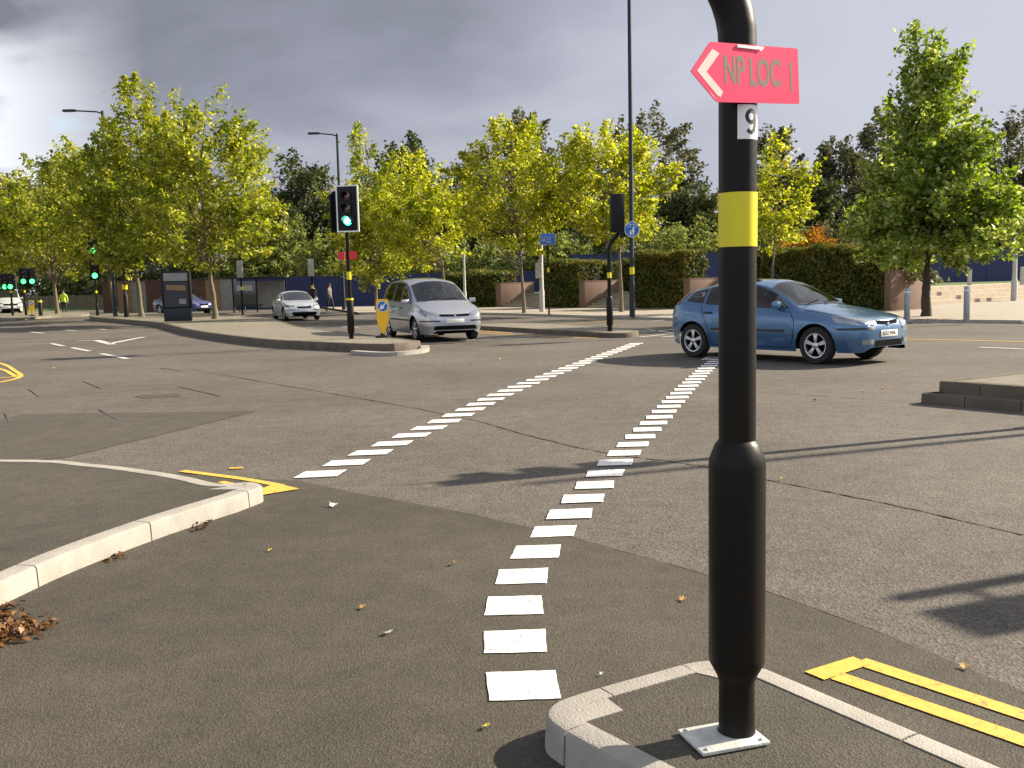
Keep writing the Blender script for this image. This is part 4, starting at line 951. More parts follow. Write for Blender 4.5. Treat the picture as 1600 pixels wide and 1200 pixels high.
HATCH = dict(front=2.14, rear=-2.0, axf=1.31, axr=-1.30, wr=.315, track=.735, W=.85, arch=.365,
    top=[(2.14, .60), (2.13, .67), (2.07, .735), (1.9, .795), (1.5, .885), (1.15, .955), (1.0, .985), (.62, 1.19), (.25, 1.365), (0, 1.415), (-.35, 1.43), (-.8, 1.41), (-1.3, 1.335), (-1.62, 1.26), (-1.78, 1.08), (-1.92, .92), (-1.98, .80), (-2.0, .62)],
    belt=[(2.14, .56), (2.11, .64), (1.95, .71), (1.6, .79), (1.2, .855), (.8, .885), (0, .915), (-.8, .95), (-1.3, .99), (-1.6, 1.02), (-1.8, .96), (-1.95, .82), (-2.0, .60)],
    rail=[(2.14, .58), (2.11, .665), (1.95, .735), (1.6, .825), (1.2, .90), (.98, .925), (.62, 1.10), (.25, 1.27), (0, 1.335), (-.35, 1.355), (-.8, 1.335), (-1.3, 1.25), (-1.62, 1.17), (-1.8, 1.0), (-1.95, .85), (-2.0, .61)],
    yr=[(2.14, .93), (1.6, .88), (1.1, .86), (.9, .85), (.25, .73), (-.4, .71), (-1.3, .70), (-1.62, .72), (-1.8, .84), (-2.0, .93)],
    plan=[(2.14, .54), (2.11, .64), (2.02, .73), (1.8, .80), (1.4, .84), (.4, .85), (-.9, .85), (-1.5, .825), (-1.8, .76), (-1.94, .67), (-2.0, .56)],
    low=[(2.14, .29), (2.12, .235), (1.95, .205), (0, .20), (-1.75, .24), (-1.95, .34), (-2.0, .44)])
MPV = dict(front=2.32, rear=-2.32, axf=1.42, axr=-1.40, wr=.325, track=.77, W=.90, arch=.385,
    top=[(2.32, .62), (2.30, .72), (2.2, .80), (2.0, .885), (1.6, 1.01), (1.38, 1.085), (1.25, 1.15), (.8, 1.42), (.4, 1.62), (.1, 1.685), (-.6, 1.73), (-1.4, 1.71), (-1.95, 1.65), (-2.08, 1.55), (-2.2, 1.2), (-2.29, .95), (-2.32, .7)],
    belt=[(2.32, .58), (2.28, .67), (2.1, .77), (1.7, .90), (1.3, .97), (.8, 1.0), (0, 1.02), (-1.2, 1.05), (-2.0, 1.08), (-2.2, 1.0), (-2.32, .66)],
    rail=[(2.32, .60), (2.28, .70), (2.1, .80), (1.7, .93), (1.3, 1.02), (.8, 1.31), (.4, 1.51), (.1, 1.60), (-.6, 1.65), (-1.4, 1.63), (-1.95, 1.56), (-2.08, 1.46), (-2.2, 1.12), (-2.32, .68)],
    yr=[(2.32, .93), (1.8, .9), (1.3, .87), (.8, .80), (.2, .74), (-.6, .73), (-1.6, .74), (-2.05, .77), (-2.2, .88), (-2.32, .93)],
    plan=[(2.32, .56), (2.28, .68), (2.15, .78), (1.9, .85), (1.5, .895), (.4, .905), (-1.4, .90), (-2.0, .86), (-2.25, .79), (-2.32, .72)],
    low=[(2.32, .31), (2.29, .25), (2.1, .21), (0, .20), (-2.05, .24), (-2.25, .34), (-2.32, .44)])
SALOON = dict(front=2.2, rear=-2.2, axf=1.42, axr=-1.33, wr=.325, track=.745, W=.87, arch=.37,
    top=[(2.2, .60), (2.18, .68), (2.1, .74), (1.8, .82), (1.3, .91), (.95, .96), (.6, 1.15), (.15, 1.36), (-.3, 1.42), (-.8, 1.39), (-1.2, 1.26), (-1.6, 1.05), (-1.75, 1.0), (-2.1, .97), (-2.18, .88), (-2.2, .62)],
    belt=[(2.2, .56), (2.15, .63), (1.9, .71), (1.4, .80), (.8, .88), (0, .91), (-.8, .93), (-1.5, .95), (-2.1, .93), (-2.2, .60)],
    rail=[(2.2, .58), (2.15, .66), (1.9, .75), (1.4, .85), (.95, .91), (.6, 1.07), (.15, 1.27), (-.3, 1.34), (-.8, 1.31), (-1.2, 1.18), (-1.6, .99), (-1.75, .965), (-2.1, .95), (-2.2, .61)],
    yr=[(2.2, .93), (1.5, .88), (.95, .86), (.15, .73), (-.8, .71), (-1.6, .84), (-2.2, .93)],
    plan=[(2.2, .52), (2.15, .66), (2.0, .77), (1.7, .835), (1.2, .865), (-1.3, .865), (-1.9, .82), (-2.14, .74), (-2.2, .62)],
    low=[(2.2, .30), (2.17, .24), (2.0, .21), (0, .20), (-1.9, .24), (-2.1, .32), (-2.2, .42)])
VAN = dict(front=2.5, rear=-2.5, axf=1.6, axr=-1.5, wr=.34, track=.8, W=.96, arch=.40,
    top=[(2.5, .7), (2.48, .82), (2.35, .95), (1.9, 1.15), (1.6, 1.3), (1.0, 1.85), (.7, 2.0), (0, 2.05), (-2.3, 2.02), (-2.45, 1.8), (-2.5, .8)],
    belt=[(2.5, .62), (2.45, .75), (2.2, .88), (1.7, 1.05), (1.2, 1.1), (-2.3, 1.12), (-2.45, 1.1), (-2.5, .75)],
    rail=[(2.5, .66), (2.45, .78), (2.2, .93), (1.7, 1.12), (1.45, 1.24), (1.0, 1.68), (.7, 1.86), (0, 1.92), (-2.3, 1.9), (-2.45, 1.65), (-2.5, .77)],
    yr=[(2.5, .93), (1.7, .9), (1.0, .88), (-2.3, .88), (-2.5, .95)],
    plan=[(2.5, .62), (2.45, .75), (2.2, .87), (1.7, .95), (-2.2, .96), (-2.45, .9), (-2.5, .85)],
    low=[(2.5, .38), (2.46, .28), (2.2, .22), (-2.3, .25), (-2.5, .4)])

def wheel_parts(parent, c, r, side, spokes=5):
    wd = .19; y = side
    t = MB().lathe([(r * .66, -wd / 2), (r * .93, -wd / 2), (r, -wd * .34), (r, wd * .34), (r * .93, wd / 2), (r * .66, wd / 2), (r * .64, wd * .3), (r * .64, -wd * .3)], (0, 0, 0), 'Y', 36, cap=False).build('wheel', 'tyre', parent, 40); t.location = c
    q = MB(); fy = y * (wd / 2 - .012)
    q.lathe([(r * .665, fy), (r * .66, fy + y * .006), (r * .60, fy + y * .004), (r * .59, fy - y * .05), (r * .64, fy - y * .07)], (0, 0, 0), 'Y', 36, cap=False)
    q.lathe([(r * .17, fy - y * .05), (r * .17, fy + y * .002), (r * .10, fy + y * .012)], (0, 0, 0), 'Y', 18)
    for k in range(spokes):
        a_ = 2 * math.pi * k / spokes
        for da in (-.11, .11):
            rot = Matrix.Rotation(a_ + da, 3, 'Y'); q.box(rot @ Vector((0, fy - y * .012, r * .38)), (r * .105, .03, r * .50), rot, .006)
    q.build('rim', 'alloy', t, 35)
    MB().lathe([(r * .645, fy - y * .075), (r * .3, fy - y * .08)], (0, 0, 0), 'Y', 28).build('brake_disc', 'under', t, 30)
    return t

def car(name, label, loc, heading, P, m, detail=True, cat='car', scale=1., plate=None, van=False):
    root = thing(name, label, cat, loc, math.atan2(heading.y, heading.x)); root.scale = (scale,) * 3
    F = {k_: pchip(P[k_]) for k_ in ('top', 'belt', 'rail', 'yr', 'plan', 'low')}
    x0, x1 = P['rear'], P['front']; xs = []
    n = 96
    for i in range(n + 1): t_ = i / n; xs.append(x0 + (x1 - x0) * (.5 - .5 * math.cos(math.pi * (t_ * .7 + .15 )) / math.cos(math.pi * .15)))
    for ax in (P['axf'], P['axr']):
        for s in (-1, 1): xs += [ax + s * (P['arch'] - .001), ax + s * (P['arch'] + .012)]
    xs = sorted(set(round(x_, 4) for x_ in xs if x0 <= x_ <= x1)); xs[0] = x0; xs[-1] = x1
    n1, n2, n3 = 14, 14, 24; prof = pchip([(0, .93), (.25, .975), (.5, 1.0), (.75, .995), (1, .955)])
    def section(x):
        zl_ = F['low'](x); zb_ = zl_; fl = 0.
        for ax in (P['axf'], P['axr']):
            d_ = abs(x - ax)
            if d_ < P['arch']: zb_ = max(zb_, P['wr'] + math.sqrt(P['arch'] ** 2 - d_ ** 2)); 
            if d_ < P['arch'] + .10: fl = max(fl, .016 * min(1, (P['arch'] + .10 - d_) / .08))
        pl_ = F['plan'](x); zbt = F['belt'](x); zr = F['rail'](x); zt_ = max(F['top'](x), zr + .003); out = []
        zb_ = min(zb_, zbt - .05)
        for i in range(n1):
            z = zb_ + (zbt - zb_) * i / (n1 - 1); q = max(0., min(1., (z - zl_) / max(.05, zbt - zl_)))
            out.append((pl_ * prof(q) + fl * (1 - abs(q - .35)) * (1 if q < .8 else max(0, (1 - q) / .2)), z))
        yb_ = out[-1][0]; yr_ = pl_ * F['yr'](x)
        for i in range(1, n2 + 1):
            t_ = i / n2; out.append((yb_ + (yr_ - yb_) * t_ + .018 * math.sin(math.pi * t_) * min(1, (zr - zbt) / .3), zbt + (zr - zbt) * t_))
        for i in range(1, n3 + 1):
            t_ = i / n3; y = yr_ * (1 - t_); out.append((y, zr + (zt_ - zr) * (1 - (1 - t_) ** 2.4)))
        return out
    b = MB(); rows = [section(x_) for x_ in xs]; k_ = len(rows[0]); W_ = 2 * k_ - 1; vs = []; fs = []
    for x_, r_ in zip(xs, rows):
        vs += [(x_, y, z) for y, z in r_] + [(x_, -y, z) for y, z in reversed(r_[:-1])]
    for i in range(len(xs) - 1):
        for j in range(W_ - 1): fs.append((i * W_ + j, i * W_ + j + 1, (i + 1) * W_ + j + 1, (i + 1) * W_ + j))
    for e in (0, len(xs) - 1):                                           # close both ends
        for j in range(k_ - 1): fs.append((e * W_ + j, e * W_ + j + 1, e * W_ + W_ - 2 - j, e * W_ + W_ - 1 - j))
    tree_ = BVHTree.FromPolygons([Vector(v) for v in vs], [f for f in fs]); holes = []
    cen = Vector((0, 0, .75))
    def snap(p_, off):
        q, nrm, _, _ = tree_.find_nearest(Vector(p_))
        if nrm.dot(q - Vector((q.x * .75, 0, .75))) < 0: nrm = -nrm
        return q + nrm * off
    def patch(nm, lower, upper, mt, off=.005, nu=14, nv=8, both=False, parent=None, sm=50):
        """a surface piece between two rows of 3-D guide points, laid on the body"""
        os_ = []
        for s in ((1, -1) if both else (1,)):
            A = [Vector((p_[0], p_[1] * s, p_[2])) for p_ in lower]; B = [Vector((p_[0], p_[1] * s, p_[2])) for p_ in upper]
            def along(pp, t_): x_ = t_ * (len(pp) - 1); i = min(int(x_), len(pp) - 2); return pp[i].lerp(pp[i + 1], x_ - i)
            vv = []; ff = []
            for iv in range(nv + 1):
                for iu in range(nu + 1): vv.append(snap(along(A, iu / nu).lerp(along(B, iu / nu), iv / nv), off))
            for iv in range(nv):
                for iu in range(nu): a_ = iv * (nu + 1) + iu; ff.append((a_, a_ + 1, a_ + nu + 2, a_ + nu + 1))
            os_.append(MB().add(vv, ff).build(nm, mt, parent or root, sm))
        return os_
    def window(nm, lower, upper, off, nu, nv, both, margin=.035):
        """a clear pane with a black edge; the shell is opened behind it"""
        if not detail: return patch(nm, lower, upper, 'car_glass', off, nu, nv, both)
        mid_l = sum(((Vector(lower[i + 1]) - Vector(lower[i])).length for i in range(len(lower) - 1))); hgt = max((Vector(a_) - Vector(b_)).length for a_, b_ in zip(lower, upper))
        mu, mv = margin / max(mid_l, .1), margin / max(hgt, .1)
        for s in ((1, -1) if both else (1,)):
            A = [Vector((p_[0], p_[1] * s, p_[2])) for p_ in lower]; B = [Vector((p_[0], p_[1] * s, p_[2])) for p_ in upper]
            def along(pp, t_): x_ = t_ * (len(pp) - 1); i = min(int(x_), len(pp) - 2); return pp[i].lerp(pp[i + 1], x_ - i)
            def at_(u, v): return along(A, u).lerp(along(B, u), v)
            us_ = [0., mu] + [mu + (1 - 2 * mu) * i / nu for i in range(1, nu)] + [1 - mu, 1.]; vs_ = [0., mv] + [mv + (1 - 2 * mv) * i / nv for i in range(1, nv)] + [1 - mv, 1.]
            G = [[snap(at_(u, v), off) for u in us_] for v in vs_]; gl, fr_ = MB(), MB(); lim = margin * 1.2
            for q in (gl, fr_):
                ff = []
                for i in range(len(vs_) - 1):
                    for j in range(len(us_) - 1):
                        ring = i in (0, len(vs_) - 2) or j in (0, len(us_) - 2)
                        if ring == (q is fr_): k0 = i * len(us_) + j; ff.append((k0, k0 + 1, k0 + len(us_) + 1, k0 + len(us_)))
                q.add([p_ for r_ in G for p_ in r_], ff)
            g_o = gl.build(nm, 'pane', root, 60); fr_.build('window_seal', 'trim', g_o, 60)
            for i in range(61):
                for j in range(41):
                    u = mu * .55 + (1 - mu * 1.1) * i / 60; v = mv * .55 + (1 - mv * 1.1) * j / 40
                    if (along(B, u) - along(A, u)).length * min(v, 1 - v) > margin * .5 or True: holes.append(snap(at_(u, v), 0))
    def yb(x_): return F['plan'](x_) * .955
    def win(xa, xb, zoff=.03, top_off=.03, inset=(0., 0.)):
        """lower and upper guide rows of a side window from xa (rear) to xb (front)"""
        lo_, up_ = [], []
        for i in range(13):
            t_ = i / 12; x_ = xa + (xb - xa) * t_; zl_ = F['belt'](x_) + zoff; x2 = xa + inset[0] + (xb - inset[1] - xa - inset[0]) * t_; zu = F['rail'](x2) - top_off
            zu = max(zu, F['belt'](x2) + zoff + .004)
            def yy(xq, z): f_ = (z - F['belt'](xq)) / max(.03, F['rail'](xq) - F['belt'](xq)); return F['plan'](xq) * (.955 + (F['yr'](xq) - .955) * f_)
            lo_.append((x_, yy(x_, zl_), zl_)); up_.append((x2, yy(x2, zu), zu))
        return lo_, up_
    for ax in (P['axf'], P['axr']):
        for s in (-1, 1): wheel_parts(root, (ax, s * P['track'], P['wr']), P['wr'], s)
    und = MB(); und.box((0, 0, .40), (x1 - x0 - .5, P['W'] * 1.12, .36)); 
    for ax in (P['axf'], P['axr']): und.box((ax, 0, .52), (P['arch'] * 2.3, P['W'] * 1.84, .40)) if False else und.box((ax, 0, .50), (P['arch'] * 2.05, P['W'] * 1.2, .42))
    und.build('underbody', 'under', root)
    # greenhouse
    tops = P['top']; cow = P['cowl']; hd = P['header']; gx = P['glass']
    ws_lo = [(cow - .13 - .0, -F['plan'](cow) * .80, F['rail'](cow - .13)), (cow - .02, -.42, F['top'](cow)), (cow, 0, F['top'](cow)), (cow - .02, .42, F['top'](cow)), (cow - .13, F['plan'](cow) * .80, F['rail'](cow - .13))]
    yh = F['plan'](hd) * F['yr'](hd) - .03
    ws_up = [(hd + .02, -yh, F['rail'](hd)), (hd - .03, -.35, F['top'](hd)), (hd - .04, 0, F['top'](hd)), (hd - .03, .35, F['top'](hd)), (hd + .02, yh, F['rail'](hd))]
    window('windscreen', ws_lo, ws_up, .006, 20, 12, False, .05)
    for xa, xb, i0, i1 in gx: window('side_window', *win(xa, xb, inset=(i0, i1)), .006, 14, 8, True)
    rw = P['rearglass']
    window('rear_window', [(rw[0], -.5, rw[1]), (rw[0] - .03, 0, rw[1]), (rw[0], .5, rw[1])], [(rw[2], -.44, rw[3]), (rw[2] - .02, 0, rw[3]), (rw[2], .44, rw[3])], .006, 12, 8, False)
    if holes:
        from mathutils.kdtree import KDTree
        kd = KDTree(len(holes)); [kd.insert(p_, i) for i, p_ in enumerate(holes)]; kd.balance()
        V_ = [Vector(v) for v in vs]; fs = [f for f in fs if len(f) > 4 or kd.find(sum((V_[i] for i in f), Vector()) / len(f))[2] > .016]
    b.add(vs, fs); body = b.build('body', m, root, 38)
    if detail:
        zr_ = P['seat']
        MB().box(((x0 + x1) / 2 - .3, 0, zr_ - .12), ((x1 - x0) * .62, P['W'] * 1.55, .10)).build('cabin_floor', 'trim', root)
        MB().box((cow - .30, 0, zr_ + .28), (.50, P['W'] * 1.45, .20), None, .06).build('dashboard', 'trim', root, 40)
        for sx in (P['seats']):
            for s in (-1, 1):
                st_ = MB().box((sx, s * .36, zr_ + .05), (.50, .50, .16), None, .05).build('seat', 'seat_cloth', root, 40)
                MB().box((sx - .27, s * .36, zr_ + .38), (.13, .48, .62), Matrix.Rotation(R(-12), 3, 'Y'), .05).build('backrest', 'seat_cloth', st_, 40); MB().box((sx - .36, s * .36, zr_ + .76), (.09, .26, .16), Matrix.Rotation(R(-8), 3, 'Y'), .04).build('headrest', 'seat_cloth', st_, 40)
        tc_ = [(math.cos(R(a_ * 18)) * .18, math.sin(R(a_ * 18)) * .18) for a_ in range(21)]
        MB().tube([Vector((P['seats'][0] + .38 + z_ * .42, -.36 + y_, zr_ + .36 + z_ * .9)) for y_, z_ in tc_], .016, 8, False).build('steering_wheel', 'trim', root, 60)
    # lamps and front
    for s in (-1, 1):
        hl = P['headlamp']; patch('headlight', [(a_, y * s, z) for a_, y, z in hl[0]], [(a_, y * s, z) for a_, y, z in hl[1]], 'lamp_glass', .010, 12, 6)
        tl = P['taillamp']; patch('tail_light', [(a_, y * s, z) for a_, y, z in tl[0]], [(a_, y * s, z) for a_, y, z in tl[1]], 'tail_red', .010, 6, 8)
    g_ = P['grille']; patch('grille', [(x1, -g_[0], g_[1]), (x1 + .05, 0, g_[1]), (x1, g_[0], g_[1])], [(x1 - .05, -g_[2], g_[3]), (x1, 0, g_[3]), (x1 - .05, g_[2], g_[3])], 'under', .008, 12, 4)
    g_ = P['intake']; patch('lower_intake', [(x1, -g_[0], g_[1]), (x1 + .05, 0, g_[1]), (x1, g_[0], g_[1])], [(x1 - .0, -g_[2], g_[3]), (x1 + .05, 0, g_[3]), (x1, g_[2], g_[3])], 'under', .008, 12, 4)
    # bumper strip round the front corners
    zs_ = P['strip']
    for s in (-1, 1): patch('bumper_strip', [(x1 - .02, .42 * s, zs_), (x1 - .12, .70 * s, zs_), (x1 - .42, .86 * s, zs_)], [(x1 - .02, .42 * s, zs_ + .035), (x1 - .12, .70 * s, zs_ + .035), (x1 - .42, .86 * s, zs_ + .035)], 'trim', .010, 12, 2)
    zp = P['plate']; q = snap((x1 + .1, 0, zp), .0)
    plt = MB().box((q.x + .012, 0, zp), (.012, .50, .105), bev=.004).build('number_plate', 'plate_white', root, 30)
    if plate: lettering(plate, .088, 'plate_ink', plt, (q.x + .0195, 0, zp), (R(90), 0, R(90)), .92, .001)
    for s in (-1, 1):
        mr = P['mirror']; hs_ = MB(); hs_.box((mr[0], s * (mr[1] + .09), mr[2]), (.13, .19, .125), Matrix.Rotation(R(-14 * s), 3, 'Z'), .035); hs_.box((mr[0] - .01, s * (mr[1] - .01), mr[2] - .035), (.08, .10, .05), None, .01)
        w_ = hs_.build('wing_mirror', m, root, 40)
        MB().box((mr[0] - .069, s * (mr[1] + .09), mr[2]), (.006, .15, .09), Matrix.Rotation(R(-14 * s), 3, 'Z')).build('mirror_glass', 'car_glass', w_)
    if detail:
        def seam(pts, wd=.009, nm='panel_gap'):
            for s in (1, -1):
                pp = [Vector((a_, y * s, z)) for a_, y, z in pts]; vv = []; ff = []; dense = []
                for p_, q_ in zip(pp, pp[1:]): dense += [p_.lerp(q_, i / 8) for i in range(8)]
                dense.append(pp[-1])
                for i, p_ in enumerate(dense):
                    tn = (dense[min(i + 1, len(dense) - 1)] - dense[max(i - 1, 0)]).normalized(); a_ = snap(p_, .003); q_, nr, _, _ = tree_.find_nearest(p_); sd_ = tn.cross(nr).normalized() * wd / 2
                    vv += [a_ + sd_, a_ - sd_]
                for i in range(len(dense) - 1): ff.append((2 * i, 2 * i + 1, 2 * i + 3, 2 * i + 2))
                MB().add(vv, ff).build(nm, 'under', root)
        for pts in P['seams']: seam(pts)
        for hx, hz in P['handles']:
            for s in (-1, 1): q = snap((hx, s * .9, hz), .012); MB().box(q, (.19, .035, .034), None, .012).build('door_handle', 'trim', root, 40)
        for (xa, xb, z) in P['rub']: patch('rubbing_strip', [(xa, .9, z), (xb, .9, z)], [(xa, .9, z + .045), (xb, .9, z + .045)], 'trim', .014, 12, 2, True)
        fl_ = P['fog']
        for s in (-1, 1):
            fq = patch('fog_lamp', [(fl_[0], (fl_[1] - .12) * s, fl_[2] - .04), (fl_[0], (fl_[1] + .10) * s, fl_[2] - .04)], [(fl_[0], (fl_[1] - .14) * s, fl_[2] + .04), (fl_[0], (fl_[1] + .12) * s, fl_[2] + .04)], 'lamp_glass', .009, 6, 4)
        for y0 in (-.62, -.05):                                           # wipers
            a_ = snap((cow - .02, y0, F['top'](cow)), .02); b_ = snap((cow - .12, y0 + .52, F['top'](cow - .1)), .02); MB().tube([a_, a_.lerp(b_, .5), b_], .006, 6).build('wiper', 'under', root)
        q = snap((x1 + .1, 0, (P['grille'][1] + P['grille'][3]) / 2), .0); MB().lathe([(.034, 0), (.034, .016), (.02, .020)], q, 'X', 14).build('badge', 'alloy', root, 40)
        MB().tube([(hd - .25, 0, F['top'](hd - .25)), (hd - .48, 0, F['top'](hd - .25) + .22)], [.006, .003], 6).build('aerial', 'trim', root)
    return root
HATCH.update(seat=.42, seats=(.02, -.85), cowl=.99, header=.27, glass=[(-1.02, -.36, 0, 0), (-.28, .78, 0, .34), (-1.50, -1.08, .10, 0)], rearglass=(-1.84, 1.03, -1.66, 1.22), grille=(.30, .675, .34, .725), intake=(.42, .30, .38, .40), strip=.575, plate=.505, mirror=(.60, .80, .985),
    headlamp=([(2.11, .40, .630), (2.0, .66, .635), (1.68, .83, .70)], [(2.06, .38, .725), (1.92, .63, .78), (1.56, .80, .82)]), taillamp=([(-1.90, .60, .98), (-1.70, .78, .98)], [(-1.70, .46, 1.26), (-1.53, .63, 1.23)]), fog=(2.08, .58, .385),
    seams=[[(.80, .84, .90), (.92, .86, .70), (.90, .86, .45), (.80, .86, .26)], [(-.30, .86, .93), (-.32, .87, .6), (-.32, .87, .26)], [(-1.10, .86, .97), (-1.05, .87, .80), (-.93, .87, .60), (-.90, .87, .40), (-.88, .87, .26)], [(.80, .86, .25), (-.88, .87, .25)], [(1.05, .78, .90), (1.5, .74, .80), (1.95, .62, .72)], [(2.05, .60, .595), (1.75, .80, .60), (1.66, .84, .60)]],
    handles=[(-.12, .80), (-.93, .85)], rub=[(-.85, -.36, .52), (-.28, .72, .52)])
MPV.update(seat=.58, seats=(.25, -.65, -1.45), cowl=1.36, header=.42, glass=[(-.75, .05, 0, 0), (.12, 1.12, 0, .42), (-1.92, -.83, .06, 0)], rearglass=(-2.22, 1.14, -2.07, 1.55), grille=(.40, .69, .44, .745), intake=(.62, .33, .60, .44), strip=.545, plate=.56, mirror=(.95, .88, 1.08),
    headlamp=([(2.26, .46, .66), (2.12, .72, .68), (1.86, .87, .74)], [(2.20, .46, .765), (2.02, .70, .83), (1.78, .84, .85)]), taillamp=([(-2.24, .80, .95), (-2.14, .85, .95)], [(-2.10, .70, 1.5), (-2.02, .72, 1.5)]), fog=(2.2, .68, .40),
    seams=[[(1.10, .9, .98), (1.2, .91, .7), (1.05, .92, .3)], [(.08, .9, 1.03), (.06, .92, .6), (.06, .92, .26)], [(-.80, .9, 1.05), (-.9, .92, .8), (-1.0, .92, .72)], [(1.05, .91, .26), (-.95, .92, .26)], [(1.4, .82, 1.02), (1.9, .78, .88), (2.18, .64, .80)]],
    handles=[(.22, .90), (-.62, .92)], rub=[(-.95, .02, .55), (.10, 1.05, .55)])
SALOON.update(cowl=.95, header=.15, glass=[(-.95, -.25, .0, 0), (-.18, .72, 0, .36), (-1.28, -1.0, .06, 0)], rearglass=(-1.55, 1.03, -1.0, 1.3), grille=(.30, .60, .34, .68), intake=(.60, .30, .56, .42), strip=.50, plate=.50, mirror=(.60, .83, .98),
    headlamp=([(2.12, .44, .62), (2.02, .66, .64), (1.76, .82, .70)], [(2.08, .42, .70), (1.96, .64, .73), (1.7, .8, .76)]), taillamp=([(-2.14, .6, .75), (-2.0, .78, .75)], [(-2.12, .6, .9), (-1.96, .76, .9)]), fog=(2.1, .6, .38), seams=[], handles=[], rub=[])
VAN.update(cowl=1.62, header=.85, glass=[(.55, 1.35, 0, .35)], rearglass=(-2.47, 1.2, -2.42, 1.7), grille=(.45, .72, .5, .85), intake=(.6, .35, .6, .5), strip=.56, plate=.60, mirror=(1.15, .95, 1.25),
    headlamp=([(2.42, .5, .78), (2.3, .75, .8), (2.1, .9, .85)], [(2.36, .5, .9), (2.25, .72, .95), (2.0, .88, 1.0)]), taillamp=([(-2.48, .8, .9), (-2.42, .9, .9)], [(-2.45, .78, 1.3), (-2.4, .86, 1.3)]), fog=(2.4, .6, .4), seams=[], handles=[], rub=[])

hb = Vector((.625, -.78, 0)).normalized()
blue_car = car('hatchback_car', 'metallic blue hatchback crossing the junction behind the near signal post', Vector((5.06, 18.15, 0)), hb, HATCH, 'car_blue', True, scale=1.045, plate='BG52 WNC')
silver_car = car('people_carrier', 'silver people carrier waiting beside the yellow keep-left bollard', Vector((-2.32, 27.6, 0)), Vector((.37, -.93, 0)), MPV, 'car_silver', True)
car('saloon_car', 'white saloon car approaching between the shelter and the island signal', Vector((-10.4, 46.6, 0)), Vector((.40, -.92, 0)), SALOON, 'car_white', False, scale=.98)
car('saloon_car', 'dark blue car partly hidden behind the advertising pillar', Vector((X(291, 61), 61, 0)), Vector((.80, -.6, 0)), SALOON, 'car_navy', False)
car('delivery_van', 'white van at the far left beneath the trees', Vector((X(12, 73), 73, 0)), Vector((.62, -.78, 0)), VAN, 'car_white', False, 'van')

# ------------------------------------------------------------------ far signals on the left
def far_signal(px, pbot, plens, label, z0=.1, side=None):
    b_ = at(px, pbot, z0); h = Z(px, plens, b_.y) - z0 + .30 + .5
    return plain_signal(b_, label, R(18), 'green signals far down the left road', h, True, True, side)
t_ = far_signal(153, 498.5, 431, 'far signal with a second green head high above the first', .0)
b_ = at(153, 498.5, 0); MB().lathe([(.05, 2.5), (.05, Z(150, 393, b_.y) + .7)], n=10).build('pole', 'black_steel', t_, 40); signal_head(t_, (0, -.12, Z(150, 393, b_.y) + .30), 0, True, False, True)
far_signal(41, 493, 440, 'far green signal above the distant keep-left bollard', .14, (.48, .05, R(10)))
far_signal(20, 493, 448, 'farthest left green signal in front of the van', .14, (-.36, .05, R(-5)))
for px, pt, lab in ((383, 408, 'grey-backed signal post left of the white car'), (493, 405, 'grey-backed signal post right of the white car')):
    d = 57 if px < 400 else 56; h = Z(px, pt, d)
    s_ = thing('traffic_signal', lab, 'traffic signal', Vector((X(px, d), d, 0)))
    MB().lathe([(.06, 0), (.06, h)], n=12).build('pole', 'black_steel', s_, 40); MB().box((0, -.12, h - .5), (.34, .24, 1.0), bev=.03).build('signal_head', 'galv', s_, 40)
    band(s_, .063, 1.48, 1.65)
for px, pb, lab in ((198, 498, 'dark post with a yellow band between the thin plane tree trunks'),):
    b_ = at(px, pb, .1); s_ = thing('sign_post', lab, 'post', b_); MB().lathe([(.13, 0), (.13, 1.2), (.07, 1.3), (.06, 6.0)], n=12).build('column', 'black_steel', s_, 40); band(s_, .14, 1.55, 1.80)
for px, pb, lab in ((64, 493.5, 'short black post right of the distant bollard'), (515, 0, '')):
    if not lab: continue
    b_ = at(px, pb, .14); o = tag(MB().lathe([(.12, 0), (.12, 1.0), (.08, 1.06), (.08, 1.1)], n=14).build('marker_post', 'black_plastic', None, 40), lab, 'post'); o.location = b_; MB().lathe([(.124, .85), (.124, .97)], n=14, cap=False).build('reflector', 'yellow_band', o)

# ------------------------------------------------------------------ people
def person(label, loc, rz, top, legs, joints, radii, edges, hair='hair', group=None):
    me = bpy.data.meshes.new('person'); me.from_pydata(joints, edges, []); o = bpy.data.objects.new('person', me); col.objects.link(o)
    md = o.modifiers.new('skin', 'SKIN'); 
    for i, r_ in enumerate(radii): me.skin_vertices[0].data[i].radius = (r_, r_ * .8 if i in (0, 1, 2) else r_)
    me.skin_vertices[0].data[0].use_root = True
    ss = o.modifiers.new('sub', 'SUBSURF'); ss.levels = 2; ss.render_levels = 2
    bpy.context.view_layer.update(); ev = o.evaluated_get(bpy.context.evaluated_depsgraph_get()); nm = bpy.data.meshes.new_from_object(ev)
    bpy.data.objects.remove(o); o = bpy.data.objects.new('person', nm); col.objects.link(o)
    nm.materials.clear()
    for m_ in (legs, top, 'skin', 'tyre'): nm.materials.append(M[m_])
    for p_ in nm.polygons:
        z = p_.center.z; x_ = abs(p_.center.x); hand = z < .95 and x_ > .23
        p_.material_index = 3 if z < .07 else 2 if z > 1.44 or hand else 1 if z > .90 else 0
    nm.shade_smooth(); o.location = loc; o.rotation_euler = (0, 0, rz); tag(o, label, 'person', group)
    h = joints[4]; MB().lathe([(.105, -.01), (.108, .04), (.09, .09), (.05, .118), (.01, .124)], (h[0], h[1] + .018, h[2] + .005), 'Z', 16).build(hair if hair != 'hair' else 'hair', 'hair', o, 60)
    fc = MB(); fc.box((h[0], h[1] - .105, h[2] - .005), (.025, .03, .04), None, .008); fc.build('nose', 'skin', o, 50)
    return o
